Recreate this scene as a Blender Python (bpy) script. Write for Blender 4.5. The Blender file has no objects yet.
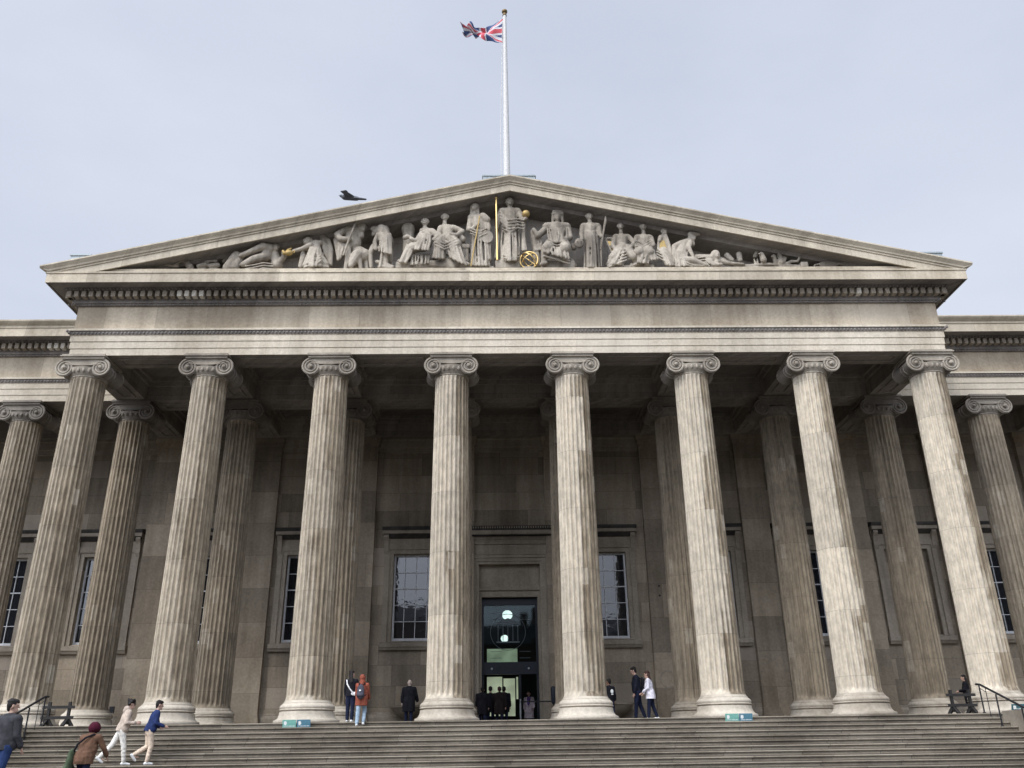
import bpy, math, random
from mathutils import Vector, Matrix
R = math.radians
random.seed(7)
sc = bpy.context.scene
COL = sc.collection

# ------------------------------------------------------------------ camera, world, sun, exposure
CF, CTH, CRO, CYA = 864.07, 0.398846, -0.0147143, 0.0217574
CC = Vector((-0.7093, -32.8284, -0.8843))
def cam_axes():
    fw = Vector((math.sin(CYA)*math.cos(CTH), math.cos(CYA)*math.cos(CTH), math.sin(CTH)))
    rt = Vector((math.cos(CYA), -math.sin(CYA), 0)); up = rt.cross(fw)
    r2 = rt*math.cos(CRO)+up*math.sin(CRO); u2 = up*math.cos(CRO)-rt*math.sin(CRO)
    return fw, r2, u2
FW, RT, UP = cam_axes()
cam = bpy.data.cameras.new('camera'); co = bpy.data.objects.new('camera', cam); COL.objects.link(co)
cam.sensor_width = 36; cam.lens = CF/1024*36; cam.clip_end = 3000; cam.clip_start = 0.1
m = Matrix((RT, UP, -FW)).transposed().to_4x4(); m.translation = CC; co.matrix_world = m
sc.camera = co
def at(x, y, Y):
    """where the sight line of the photo's point (x, y) meets the upright plane at depth Y"""
    d = FW*CF + RT*(x-512) - UP*(y-384)
    return CC + d*((Y-CC.y)/d.y)

SUN_EL, SUN_AZ = 46, 218          # degrees; azimuth clockwise from +Y (the building's back)
w = bpy.data.worlds.new('World'); sc.world = w; w.use_nodes = True
nt = w.node_tree; nt.nodes.clear()
def wn(t, **k):
    n = nt.nodes.new(t)
    for a, b in k.items(): setattr(n, a, b)
    return n
wo = wn('ShaderNodeOutputWorld'); bg = wn('ShaderNodeBackground')
sky = wn('ShaderNodeTexSky', sky_type='NISHITA', sun_disc=False, sun_elevation=R(SUN_EL), sun_rotation=R(SUN_AZ), air_density=1.0, dust_density=4.0)
tc = wn('ShaderNodeTexCoord')
mp = wn('ShaderNodeMapping'); mp.inputs['Scale'].default_value = (1, 1, 2.2)
nz = wn('ShaderNodeTexNoise'); nz.inputs['Scale'].default_value = 1.6; nz.inputs['Detail'].default_value = 7; nz.inputs['Roughness'].default_value = .55
cr = wn('ShaderNodeValToRGB')
cr.color_ramp.elements[0].position = .36; cr.color_ramp.elements[0].color = (5.5, 5.98, 7.1, 1)
cr.color_ramp.elements[1].position = .68; cr.color_ramp.elements[1].color = (6.5, 6.95, 7.95, 1)
mx = wn('ShaderNodeMix', data_type='RGBA'); mx.inputs['Factor'].default_value = .86   # thick cloud over the blue
# the cloud is brighter round the veiled sun
dt = wn('ShaderNodeVectorMath', operation='DOT_PRODUCT')
sd = Vector((math.sin(R(SUN_AZ))*math.cos(R(SUN_EL)), math.cos(R(SUN_AZ))*math.cos(R(SUN_EL)), math.sin(R(SUN_EL))))
dt.inputs[1].default_value = sd
mr = wn('ShaderNodeMapRange'); mr.inputs['From Min'].default_value = .42; mr.inputs['From Max'].default_value = 1
mr.inputs['To Min'].default_value = 1.0; mr.inputs['To Max'].default_value = 5.0
ml = wn('ShaderNodeVectorMath', operation='SCALE')
L = nt.links.new
L(tc.outputs['Generated'], mp.inputs['Vector']); L(mp.outputs[0], nz.inputs['Vector']); L(nz.outputs['Fac'], cr.inputs['Fac'])
L(tc.outputs['Generated'], dt.inputs[0]); L(dt.outputs['Value'], mr.inputs['Value'])
L(cr.outputs['Color'], ml.inputs[0]); L(mr.outputs[0], ml.inputs['Scale'])
L(sky.outputs['Color'], mx.inputs['A']); L(ml.outputs[0], mx.inputs['B']); L(mx.outputs['Result'], bg.inputs['Color'])
bg.inputs['Strength'].default_value = .121
L(bg.outputs[0], wo.inputs['Surface'])
sl = bpy.data.lights.new('sun', 'SUN'); so = bpy.data.objects.new('sun', sl); COL.objects.link(so)
sl.energy = 1.5; sl.angle = R(12); sl.color = (1, .94, .84)
so.rotation_euler = (-sd).to_track_quat('-Z', 'Y').to_euler(); so.location = (-20, -40, 50)
vs = sc.view_settings; vs.view_transform = 'Standard'; vs.look = 'None'; vs.gamma = 1; vs.use_curve_mapping = False; vs.exposure = 0.0

# ------------------------------------------------------------------ materials
class NT:
    def __init__(s, name):
        s.m = bpy.data.materials.new(name); s.m.use_nodes = True; s.t = s.m.node_tree
        s.b = s.t.nodes['Principled BSDF']
    def n(s, t, **k):
        x = s.t.nodes.new(t)
        for a, b in k.items(): setattr(x, a, b)
        return x
    def set(s, sock, v):
        if isinstance(v, bpy.types.NodeSocket): s.t.links.new(v, sock)
        else: sock.default_value = v
    def math(s, op, a, b=0.0, c=0.0, clamp=False):
        x = s.n('ShaderNodeMath', operation=op, use_clamp=clamp)
        s.set(x.inputs[0], a); s.set(x.inputs[1], b)
        if len(x.inputs) > 2: s.set(x.inputs[2], c)
        return x.outputs[0]
    def vec(s, op, a, b=(0, 0, 0)):
        x = s.n('ShaderNodeVectorMath', operation=op); s.set(x.inputs[0], a); s.set(x.inputs[1], b); return x.outputs[0]
    def comb(s, a, b, c):
        x = s.n('ShaderNodeCombineXYZ'); s.set(x.inputs[0], a); s.set(x.inputs[1], b); s.set(x.inputs[2], c); return x.outputs[0]
    def sep(s, v):
        x = s.n('ShaderNodeSeparateXYZ'); s.set(x.inputs[0], v); return x.outputs
    def noise(s, v, scale, detail=5, rough=.55):
        x = s.n('ShaderNodeTexNoise'); s.set(x.inputs['Vector'], v)
        x.inputs['Scale'].default_value = scale; x.inputs['Detail'].default_value = detail; x.inputs['Roughness'].default_value = rough
        return x.outputs['Fac']
    def white(s, v):
        x = s.n('ShaderNodeTexWhiteNoise', noise_dimensions='3D'); s.set(x.inputs['Vector'], v); return x.outputs['Value']
    def ramp(s, f, a, b, lo=0.0, hi=1.0):
        x = s.n('ShaderNodeMapRange', interpolation_type='SMOOTHSTEP'); s.set(x.inputs['Value'], f)
        s.set(x.inputs['From Min'], a); s.set(x.inputs['From Max'], b)
        x.inputs['To Min'].default_value = lo; x.inputs['To Max'].default_value = hi
        return x.outputs[0]
    def mix(s, f, a, b, mode='MIX'):
        x = s.n('ShaderNodeMix', data_type='RGBA', blend_type=mode); s.set(x.inputs['Factor'], f)
        for k, v in (('A', a), ('B', b)):
            if isinstance(v, tuple): v = (*v[:3], 1)
            s.set(x.inputs[k], v)
        return x.outputs['Result']
    def scale(s, c, f):
        x = s.n('ShaderNodeVectorMath', operation='SCALE'); s.set(x.inputs[0], c); s.set(x.inputs['Scale'], f); return x.outputs[0]
    def bump(s, h, strength=.4, dist=.02):
        x = s.n('ShaderNodeBump'); x.inputs['Strength'].default_value = strength; x.inputs['Distance'].default_value = dist
        s.set(x.inputs['Height'], h); s.set(s.b.inputs['Normal'], x.outputs[0])
    def fin(s, c, rough=.9, spec=.25, metal=0.0):
        s.set(s.b.inputs['Base Color'], (*c, 1) if isinstance(c, tuple) else c)
        s.set(s.b.inputs['Roughness'], rough); s.b.inputs['Specular IOR Level'].default_value = spec; s.b.inputs['Metallic'].default_value = metal
        return s.m
    def pos(s): return s.n('ShaderNodeNewGeometry').outputs['Position']
    def obj(s): return s.n('ShaderNodeTexCoord').outputs['Object']

def stone(name, dark, light, bw=0.0, bh=1.0, var=.22, streak=.5, joint=.45, lo=.32, hi=.68, patch=None, bumpy=.35):
    """weathered ashlar: blotches, rain streaks, blocks of slightly different tone, fine joints"""
    n = NT(name); p = n.pos(); x, y, z = n.sep(p)
    u = n.math('ADD', x, y)
    big = n.noise(p, .38, 6, .6)
    st = n.noise(n.comb(n.math('MULTIPLY', u, 2.2), 0.0, n.math('MULTIPLY', z, .16)), 1.0, 6, .62)
    f = n.math('ADD', n.math('MULTIPLY', big, 1-streak), n.math('MULTIPLY', st, streak))
    c = n.mix(n.ramp(f, lo, hi), dark, light)
    fine = n.noise(p, 9, 6, .7)
    c = n.scale(c, n.ramp(fine, .25, .75, .84, 1.14))
    h = n.noise(p, 30, 4, .7)
    if bw:
        row = n.math('FLOOR', n.math('DIVIDE', z, bh))
        uu = n.math('ADD', n.math('DIVIDE', u, bw), n.math('MULTIPLY', n.white(n.comb(row, 3.3, 1.0)), 3.0))
        cid = n.comb(n.math('FLOOR', uu), row, 0.0)
        t = n.white(cid)
        c = n.scale(c, n.ramp(t, 0, 1, 1-var, 1+var))
        if patch:
            t2 = n.white(n.vec('ADD', cid, (7.1, 2.2, 5.0)))
            c = n.mix(n.ramp(t2, .82, .9, 0, .32), c, patch)
        fr = n.math('FRACT', uu); edge = n.math('MINIMUM', fr, n.math('SUBTRACT', 1.0, fr))
        j1 = n.math('LESS_THAN', edge, .009/bw)
        fz = n.math('FRACT', n.math('DIVIDE', z, bh)); j2 = n.math('LESS_THAN', fz, .016/bh)
        j = n.math('MAXIMUM', j1, j2)
        c = n.mix(n.math('MULTIPLY', j, joint), c, (.06, .05, .04))
        h = n.math('SUBTRACT', h, n.math('MULTIPLY', j, .6))
    n.bump(h, bumpy, .02)
    return n.fin(c)

def shaft_mat(name, dark, mid, white):
    """fluted drums: each drum its own tone, soot streaks, rain-washed pale stone on the weather side"""
    n = NT(name); o = n.obj(); x, y, z = n.sep(o)
    oi = n.n('ShaderNodeObjectInfo'); rnd = oi.outputs['Random']
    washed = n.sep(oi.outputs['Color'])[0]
    off = n.comb(n.math('MULTIPLY', rnd, 37.0), n.math('MULTIPLY', rnd, 91.0), n.math('MULTIPLY', rnd, 53.0))
    po = n.vec('ADD', o, off)
    st = n.noise(n.vec('ADD', n.comb(n.math('MULTIPLY', x, 3.6), n.math('MULTIPLY', y, 3.6), n.math('MULTIPLY', z, .14)), off), 1.0, 7, .65)
    st2 = n.noise(n.vec('ADD', n.comb(n.math('MULTIPLY', x, 11.0), n.math('MULTIPLY', y, 11.0), n.math('MULTIPLY', z, 1.1)), off), 1.0, 5, .6)
    blot = n.noise(po, .9, 6, .62)
    zc = n.math('ADD', n.math('DIVIDE', z, 2.3), n.math('MULTIPLY', rnd, 5.0))
    did = n.math('FLOOR', zc); tone = n.white(n.comb(did, rnd, 0.5))
    f = n.math('ADD', n.math('MULTIPLY', st, .55), n.math('ADD', n.math('MULTIPLY', blot, .2), n.math('MULTIPLY', st2, .25)))
    c = n.mix(n.ramp(f, .36, .62), dark, mid)
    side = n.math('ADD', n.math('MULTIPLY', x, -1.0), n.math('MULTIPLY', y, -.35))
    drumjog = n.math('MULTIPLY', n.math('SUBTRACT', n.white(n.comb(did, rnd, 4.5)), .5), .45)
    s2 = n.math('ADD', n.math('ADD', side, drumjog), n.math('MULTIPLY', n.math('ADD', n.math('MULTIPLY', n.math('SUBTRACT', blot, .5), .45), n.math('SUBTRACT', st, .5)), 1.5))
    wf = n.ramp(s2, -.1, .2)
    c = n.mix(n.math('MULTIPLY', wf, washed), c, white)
    fleck = n.ramp(n.noise(n.vec('ADD', n.comb(n.math('MULTIPLY', x, 9.0), n.math('MULTIPLY', y, 9.0), n.math('MULTIPLY', z, 1.6)), off), 1.0, 4, .7), .62, .7)
    c = n.mix(n.math('MULTIPLY', fleck, .55), c, white)
    c = n.scale(c, n.ramp(tone, 0, 1, .92, 1.07))
    fid = n.math('FLOOR', n.math('MULTIPLY', n.math('ARCTAN2', y, x), 24/math.pi/2/1.5))      # pale dutchmen let into the flutes
    pid = n.white(n.comb(fid, n.math('FLOOR', n.math('ADD', n.math('DIVIDE', z, .62), n.math('MULTIPLY', fid, .37))), rnd))
    c = n.mix(n.math('MULTIPLY', n.math('GREATER_THAN', pid, .965), .5), c, white)
    chip = n.noise(n.vec('MULTIPLY', po, (1.0, 1.0, .6)), 4.2, 6, .72)
    c = n.scale(c, n.ramp(chip, .3, .7, .77, 1.2))
    fz = n.math('FRACT', n.math('ADD', zc, n.math('MULTIPLY', n.math('SUBTRACT', chip, .5), .012))); j = n.math('LESS_THAN', fz, .007)
    c = n.mix(n.math('MULTIPLY', j, .4), c, (.07, .06, .05))
    n.bump(n.math('SUBTRACT', n.noise(po, 22, 5, .7), n.math('MULTIPLY', j, .8)), .5, .02)
    return n.fin(c)

def plain(name, c, rough=.8, metal=0.0, spec=.3, var=.12, scale=14, bump=.15):
    n = NT(name); o = n.obj(); f = n.noise(o, scale, 5, .6)
    col = n.scale(n.mix(0.0, c, c), n.ramp(f, .3, .7, 1-var, 1+var))
    if bump: n.bump(n.noise(o, scale*2.5, 4, .6), bump, .01)
    return n.fin(col, rough, spec, metal)

def emit(name, c, s, var=.25):
    n = NT(name); f = n.noise(n.obj(), 1.7, 3)
    col = n.scale(n.mix(0.0, c, c), n.ramp(f, .3, .7, 1-var, 1+var))
    n.set(n.b.inputs['Emission Color'], col); n.b.inputs['Emission Strength'].default_value = s
    return n.fin(c, .5)

def glass_mat(name, tint=(.012, .014, .018), rough=.03):
    n = NT(name); p = n.pos()
    n.bump(n.noise(p, 1.6, 3), .22, .02)
    return n.fin(n.mix(n.noise(p, 2.0), tint, tuple(t*1.6 for t in tint)), rough, 1.0)

M = {}
M['shaft'] = shaft_mat('weathered_shaft_stone', (.15, .116, .078), (.37, .31, .225), (.545, .485, .388))
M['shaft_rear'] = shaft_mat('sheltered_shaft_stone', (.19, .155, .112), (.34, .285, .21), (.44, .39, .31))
M['cap'] = stone('capital_stone', (.2, .172, .138), (.43, .385, .315), streak=.3)
M['base'] = stone('column_base_stone', (.27, .23, .178), (.55, .495, .405), streak=.25, lo=.3, hi=.62)
M['entab'] = stone('entablature_stone', (.34, .288, .212), (.59, .522, .408), 2.6, 30, var=.13, streak=.45, joint=.25, patch=(.6, .535, .425))
M['arch'] = stone('architrave_stone', (.43, .376, .29), (.645, .578, .468), 2.95, 30, var=.09, streak=.4, joint=.2, patch=(.67, .605, .5))
M['frieze'] = stone('frieze_stone', (.285, .235, .17), (.52, .45, .345), 2.1, 30, var=.14, streak=.4, joint=.3, patch=(.57, .505, .405))
M['soot'] = stone('sooty_cornice_stone', (.13, .115, .105), (.27, .245, .22), streak=.5)  # dark stone for the dentil backing, cornice bed and egg mouldings
M['sootdark'] = stone('sooty_soffit_stone', (.2, .182, .165), (.35, .32, .285), streak=.5)  # shade under the raking cornice put into the stone colour
M['sootblack'] = stone('black_crust_stone', (.035, .033, .03), (.1, .092, .083), streak=.4)  # black crust on hood tops, also painted as the shade beneath them
M['newstone'] = plain('replaced_stone', (.6, .56, .48), .9)
M['rake'] = stone('raking_cornice_stone', (.365, .317, .243), (.6, .533, .417), 1.9, 40, var=.08, streak=.6, joint=.35, patch=(.62, .555, .44))
M['tymp'] = stone('tympanum_stone', (.38, .345, .3), (.56, .51, .445), 1.8, .9, var=.1)
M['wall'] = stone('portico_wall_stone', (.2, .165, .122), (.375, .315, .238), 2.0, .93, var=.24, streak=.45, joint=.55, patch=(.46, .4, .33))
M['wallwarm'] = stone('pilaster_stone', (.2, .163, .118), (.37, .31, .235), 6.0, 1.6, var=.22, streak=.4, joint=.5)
M['trim'] = stone('window_trim_stone', (.22, .187, .145), (.38, .33, .262), streak=.4)
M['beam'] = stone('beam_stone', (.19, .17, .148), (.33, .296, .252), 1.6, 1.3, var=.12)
M['capr'] = stone('sheltered_capital_stone', (.13, .115, .097), (.28, .25, .21), streak=.3)  # dark copy of the capital stone, for rear capitals and bolsters
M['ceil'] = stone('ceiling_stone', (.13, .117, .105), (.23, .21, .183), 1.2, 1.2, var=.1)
M['statue'] = stone('carved_statue_stone', (.17, .147, .118), (.46, .41, .335), streak=.4, lo=.36, hi=.6, bumpy=.7)
M['step'] = stone('worn_step_stone', (.128, .108, .082), (.275, .24, .188), 2.4, .15, var=.09, streak=.25, joint=.75, bumpy=.6, patch=(.33, .295, .235))
M['paving'] = stone('courtyard_paving', (.09, .083, .075), (.16, .148, .13), 1.1, 1.0, var=.15)
M['lead'] = plain('lead_sheet', (.3, .34, .36), .55, .2)
M['iron'] = plain('black_iron', (.018, .018, .02), .5)
M['wood'] = plain('dark_painted_timber', (.022, .02, .019), .6)
M['pole'] = plain('white_painted_pole', (.52, .51, .49), .45)
M['gold'] = NT('gilding').fin((.8, .58, .24), .36, .5, 1.0)
M['dullgold'] = plain('worn_gilding', (.42, .3, .12), .5, .4)
M['bronze'] = plain('dark_bronze', (.16, .11, .05), .45, .6)
M['sash'] = plain('white_sash_paint', (.6, .61, .62), .5)
M['glass'] = glass_mat('dark_window_glass')
M['navy'] = plain('dark_navy_paint', (.012, .016, .026), .4)
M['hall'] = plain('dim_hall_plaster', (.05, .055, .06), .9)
M['lamp'] = emit('lit_lamp_glass', (.93, 1, .96), 1.5, .3)
M['green'] = emit('lit_green_glazing', (.52, .6, .42), .5, .25)
M['etch'] = plain('etched_glass_line', (.11, .14, .15), .5)
M['teal'] = plain('turquoise_panel', (.2, .46, .39), .5)
M['blue'] = plain('blue_panel', (.1, .23, .3), .5)
M['deepteal'] = plain('dark_teal_panel', (.05, .13, .15), .5)
M['whitep'] = plain('white_print', (.8, .83, .82), .6)
M['boltm'] = plain('pale_bolt', (.4, .42, .42), .4)

# ------------------------------------------------------------------ mesh helpers
class MB:
    def __init__(s): s.v = []; s.f = []; s.mi = []; s.cur = 0
    def add(s, vs, fs):
        k = len(s.v); s.v += [tuple(p) for p in vs]
        for f in fs: s.f.append(tuple(i+k for i in f)); s.mi.append(s.cur)
        return s
    def box(s, x0, x1, y0, y1, z0, z1):
        return s.add([(x, y, z) for z in (z0, z1) for y in (y0, y1) for x in (x0, x1)],
                     [(0, 2, 3, 1), (4, 5, 7, 6), (0, 1, 5, 4), (2, 6, 7, 3), (0, 4, 6, 2), (1, 3, 7, 5)])
    def bar(s, a, b, w, h):
        """square bar from a to b"""
        a = Vector(a); b = Vector(b); d = (b-a).normalized()
        u = d.cross(Vector((0, 0, 1)))
        if u.length < .01: u = d.cross(Vector((0, 1, 0)))
        u.normalize(); v = d.cross(u)
        vs = [p + u*w/2*i + v*h/2*j for p in (a, b) for i, j in ((-1, -1), (1, -1), (1, 1), (-1, 1))]
        return s.add(vs, [(0, 1, 2, 3), (7, 6, 5, 4)] + [(i, i+4, (i+1) % 4+4, (i+1) % 4) for i in range(4)])
    def tube(s, pts, r, n=8, close=False, caps=True):
        pts = [Vector(p) for p in pts]; m_ = len(pts)
        rr = r if isinstance(r, (list, tuple)) else [r]*m_
        vs = []; ref = None
        for i, p in enumerate(pts):
            d = (pts[(i+1) % m_]-pts[i-1]) if close or 0 < i < m_-1 else (pts[1]-pts[0] if i == 0 else pts[-1]-pts[-2])
            d.normalize()
            if ref is None: ref = Vector((0, 0, 1)) if abs(d.z) < .9 else Vector((0, 1, 0))
            u = (ref - d*ref.dot(d)).normalized(); ref = u; v = d.cross(u)
            vs += [p+(u*math.cos(2*math.pi*k/n)+v*math.sin(2*math.pi*k/n))*rr[i] for k in range(n)]
        fs = []
        for i in range(m_ if close else m_-1):
            a, b = i*n, ((i+1) % m_)*n
            fs += [(a+k, a+(k+1) % n, b+(k+1) % n, b+k) for k in range(n)]
        if caps and not close: fs += [tuple(range(n))[::-1], tuple(range((m_-1)*n, m_*n))]
        return s.add(vs, fs)
    def lathe(s, prof, n=48, axis='z', c=(0, 0, 0), a0=0, a1=2*math.pi):
        full = abs(a1-a0-2*math.pi) < 1e-6; k = n if full else n+1; vs = []
        for r, h in prof:
            for i in range(k):
                t = a0+(a1-a0)*i/n; a, b = r*math.cos(t), r*math.sin(t)
                vs.append((c[0]+a, c[1]+b, c[2]+h) if axis == 'z' else (c[0]+a, c[1]+h, c[2]+b))
        fs = [(i*k+j, i*k+(j+1) % k, (i+1)*k+(j+1) % k, (i+1)*k+j) for i in range(len(prof)-1) for j in range(k if full else n)]
        if full:
            if prof[0][0] > 1e-4: fs.append(tuple(range(k))[::-1])
            if prof[-1][0] > 1e-4: fs.append(tuple(range((len(prof)-1)*k, len(prof)*k)))
        return s.add(vs, fs)
    def prism(s, poly, y0, y1, plane='xz'):
        n = len(poly)
        f = (lambda p, q: (p[0], q, p[1])) if plane == 'xz' else ((lambda p, q: (q, p[0], p[1])) if plane == 'yz' else (lambda p, q: (p[0], p[1], q)))
        vs = [f(p, y0) for p in poly]+[f(p, y1) for p in poly]
        return s.add(vs, [tuple(range(n)), tuple(range(n, 2*n))[::-1]]+[(i, i+n, (i+1) % n+n, (i+1) % n) for i in range(n)])
    def sweep(s, path, prof, mats=None, close_prof=True, caps=True):
        """carry the profile (outward offset, height) along a level polyline with mitred corners; outward = right of travel"""
        P = [Vector((p[0], p[1], 0)) for p in path]; k = len(P); n = len(prof); vs = []
        for i in range(k):
            ds = []
            if i > 0: ds.append((P[i]-P[i-1]).normalized())
            if i < k-1: ds.append((P[i+1]-P[i]).normalized())
            ns = [Vector((d.y, -d.x, 0)) for d in ds]
            nn = ns[0] if len(ns) == 1 else (ns[0]+ns[1])/(1+ns[0].dot(ns[1]))
            vs += [P[i]+nn*o+Vector((0, 0, z)) for o, z in prof]
        base = len(s.v); s.v += [tuple(v) for v in vs]
        for i in range(k-1):
            for j in range(n if close_prof else n-1):
                a, b = i*n+j, i*n+(j+1) % n
                s.f.append((base+a, base+a+n, base+b+n, base+b)); s.mi.append(mats[j] if mats else s.cur)
        if caps and close_prof:
            s.f.append(tuple(base+j for j in range(n))); s.mi.append(0)
            s.f.append(tuple(base+(k-1)*n+j for j in range(n))[::-1]); s.mi.append(0)
        return s
    def cap(s, a, b, ra, rb, flat=1.0, side=None, n=10):
        """tapered capsule from a to b; flat squashes it across 'side'"""
        a = Vector(a); b = Vector(b); d = b-a
        if d.length < 1e-5: d = Vector((0, 0, 1e-4))
        d.normalize()
        u = Vector(side) if side is not None else (Vector((0, 1, 0)) if abs(d.y) < .9 else Vector((1, 0, 0)))
        u = (u-d*u.dot(d)).normalized(); v = d.cross(u)
        rings = []
        for q in (0, 1, 2, 3): t = math.pi/2*(1-q/3); rings.append((a-d*ra*math.sin(t), ra*max(math.cos(t), .02)))
        for q in (0, 1, 2, 3): t = math.pi/2*q/3; rings.append((b+d*rb*math.sin(t), rb*max(math.cos(t), .02)))
        vs = [c+(u*math.cos(2*math.pi*k/n)*flat+v*math.sin(2*math.pi*k/n))*r for c, r in rings for k in range(n)]
        fs = [(i*n+k, i*n+(k+1) % n, (i+1)*n+(k+1) % n, (i+1)*n+k) for i in range(7) for k in range(n)]
        fs += [tuple(range(n))[::-1], tuple(range(7*n, 8*n))]
        return s.add(vs, fs)
    def ball(s, c, r, sx=1, sy=1, sz=1, n=12):
        vs = []; fs = []; c = Vector(c)
        for i in range(1, 8):
            t = math.pi*i/8
            for k in range(n):
                q = 2*math.pi*k/n
                vs.append(c+Vector((math.sin(t)*math.cos(q)*r*sx, math.sin(t)*math.sin(q)*r*sy, math.cos(t)*r*sz)))
        for i in range(6): fs += [(i*n+k, i*n+(k+1) % n, (i+1)*n+(k+1) % n, (i+1)*n+k) for k in range(n)]
        fs += [tuple(range(n))[::-1], tuple(range(6*n, 7*n))]
        return s.add(vs, fs)
    def mesh(s, name, mats, smooth=None):
        me = bpy.data.meshes.new(name); me.from_pydata(s.v, [], s.f)
        for mm in (mats if isinstance(mats, (list, tuple)) else [mats]): me.materials.append(mm)
        me.polygons.foreach_set('material_index', s.mi)
        import bmesh
        bm = bmesh.new(); bm.from_mesh(me); bmesh.ops.recalc_face_normals(bm, faces=bm.faces); bm.to_mesh(me); bm.free()
        if smooth is not None:
            me.polygons.foreach_set('use_smooth', [True]*len(me.polygons)); me.set_sharp_from_angle(angle=R(smooth))
        me.update(); return me

def link(name, me, parent=None, loc=(0, 0, 0)):
    o = bpy.data.objects.new(name, me); COL.objects.link(o); o.location = loc
    if parent: o.parent = parent
    return o
def obj(name, mb, mats, parent=None, loc=(0, 0, 0), smooth=None): return link(name, mb.mesh(name, mats, smooth), parent, loc)
def tag(o, label=None, cat=None, group=None, kind=None):
    for k, v in (('label', label), ('category', cat), ('group', group), ('kind', kind)):
        if v: o[k] = v
    return o
def thing(name, label, cat, loc=(0, 0, 0), rz=0, group=None):
    o = bpy.data.objects.new(name, None); COL.objects.link(o); o.location = loc; o.rotation_euler = (0, 0, rz); o.empty_display_size = .2
    return tag(o, label, cat, group)
def part_empty(name, parent, loc=(0, 0, 0)):
    o = bpy.data.objects.new(name, None); COL.objects.link(o); o.parent = parent; o.location = loc; return o
def dup(o, parent, loc):
    c = o.copy(); COL.objects.link(c); c.parent = parent; c.location = loc
    for ch in o.children:
        d = ch.copy(); COL.objects.link(d); d.parent = c
    return c
def fuse(name, mb, mat, voxel, parent=None, smooth=3, loc=(0, 0, 0)):
    """melt the overlapping capsules into one continuous skin"""
    tmp = bpy.data.objects.new('tmp', mb.mesh('tmp', mat)); COL.objects.link(tmp)
    a = tmp.modifiers.new('a', 'REMESH'); a.mode = 'VOXEL'; a.voxel_size = voxel; a.use_smooth_shade = True
    if smooth: b = tmp.modifiers.new('b', 'SMOOTH'); b.factor = .5; b.iterations = smooth
    dg = bpy.context.evaluated_depsgraph_get(); dg.update()
    me = bpy.data.meshes.new_from_object(tmp.evaluated_get(dg)); me.name = name
    old = tmp.data; bpy.data.objects.remove(tmp); bpy.data.meshes.remove(old)
    me.materials.clear(); me.materials.append(mat)
    me.polygons.foreach_set('use_smooth', [True]*len(me.polygons))
    return link(name, me, parent, loc)

# ------------------------------------------------------------------ the setting
S = 4.95
ZB = 14.05            # underside of the architrave
YW = 10.0             # face of the portico wall
RISE, TREAD, NST, YE = .15, .42, 11, -1.5
ZG = -RISE*NST
g = MB(); g.add([(-900, -900, ZG-.004), (900, -900, ZG-.004), (900, 900, ZG-.004), (-900, 900, ZG-.004)], [(0, 1, 2, 3)])
tag(obj('ground', g, M['paving']), kind='structure')
st = MB()
for i in range(1, NST):            # treads with a rounded, slightly overhanging nosing
    z = -RISE*i; y1 = YE-TREAD*(i-1)+.0; y0 = YE-TREAD*i
    prof = [(y1+.02, z-.16), (y0+.03, z-.16), (y0+.03, z-.055), (y0-.012, z-.045), (y0-.022, z-.024), (y0-.012, z-.006), (y0+.012, z), (y1+.02, z)]
    st.prism(prof, -16.3, 16.3, 'yz')
tag(obj('steps', st, M['step'], smooth=50), kind='structure')
pl = MB()
z = 0; y0 = YE
pl.prism([(11.5, ZG-.3), (y0+.03, ZG-.3), (y0+.03, -.055), (y0-.012, -.045), (y0-.022, -.024), (y0-.012, -.006), (y0+.012, 0), (11.5, 0)], -18.9, 18.9, 'yz')
pl.box(-46, -18.9, 3.3, 11.5, ZG-.3, -.003); pl.box(18.9, 46, 3.3, 11.5, ZG-.3, -.003)
tag(obj('terrace_floor', pl, M['step'], smooth=50), kind='structure')
ck = MB()
for s in (-1, 1):
    a, b = sorted((s*16.32, s*18.88)); ck.box(a, b, -6.6, YE-.45, ZG-.2, .05)
tag(obj('stair_side_walls', ck, M['trim']), kind='structure')

# ------------------------------------------------------------------ the museum
B = thing('museum_building', 'grey stone museum portico with fluted columns under a carved triangular pediment', 'building', (0, 0, 0))

# --- column: fluted shaft with moulded base and scrolled capital
def shaft_mesh(mat):
    mb = MB(); NF, K = 24, 8; n = NF*K; rings = []
    zs = [.76, .80, .84, .9, .96, 1.05] + [1.05+(12.85-1.05)*i/22 for i in range(1, 23)] + [12.93, 13.0, 13.05, 13.12, 13.5]
    for z in zs:
        t = (z-.76)/(13.4-.76); r = .765-(.765-.672)*(t**1.25)
        d = min(1, max(0, (z-.84)/.16))*min(1, max(0, (13.06-z)/.14)); d = math.sqrt(max(d, 0))
        if z < .86: r += .03*(1-(z-.76)/.1)
        for i in range(n):
            q = (i % K)/K; a = 2*math.pi*i/n
            dep = 0 if q < .24 else math.sin(math.pi*(q-.24)/.76)**.7
            rr = r-.1*d*dep
            rings.append((rr*math.cos(a), rr*math.sin(a), z))
    fs = [(i*n+j, i*n+(j+1) % n, (i+1)*n+(j+1) % n, (i+1)*n+j) for i in range(len(zs)-1) for j in range(n)]
    mb.add(rings, fs); return mb.mesh('column', mat, 34)
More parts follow.
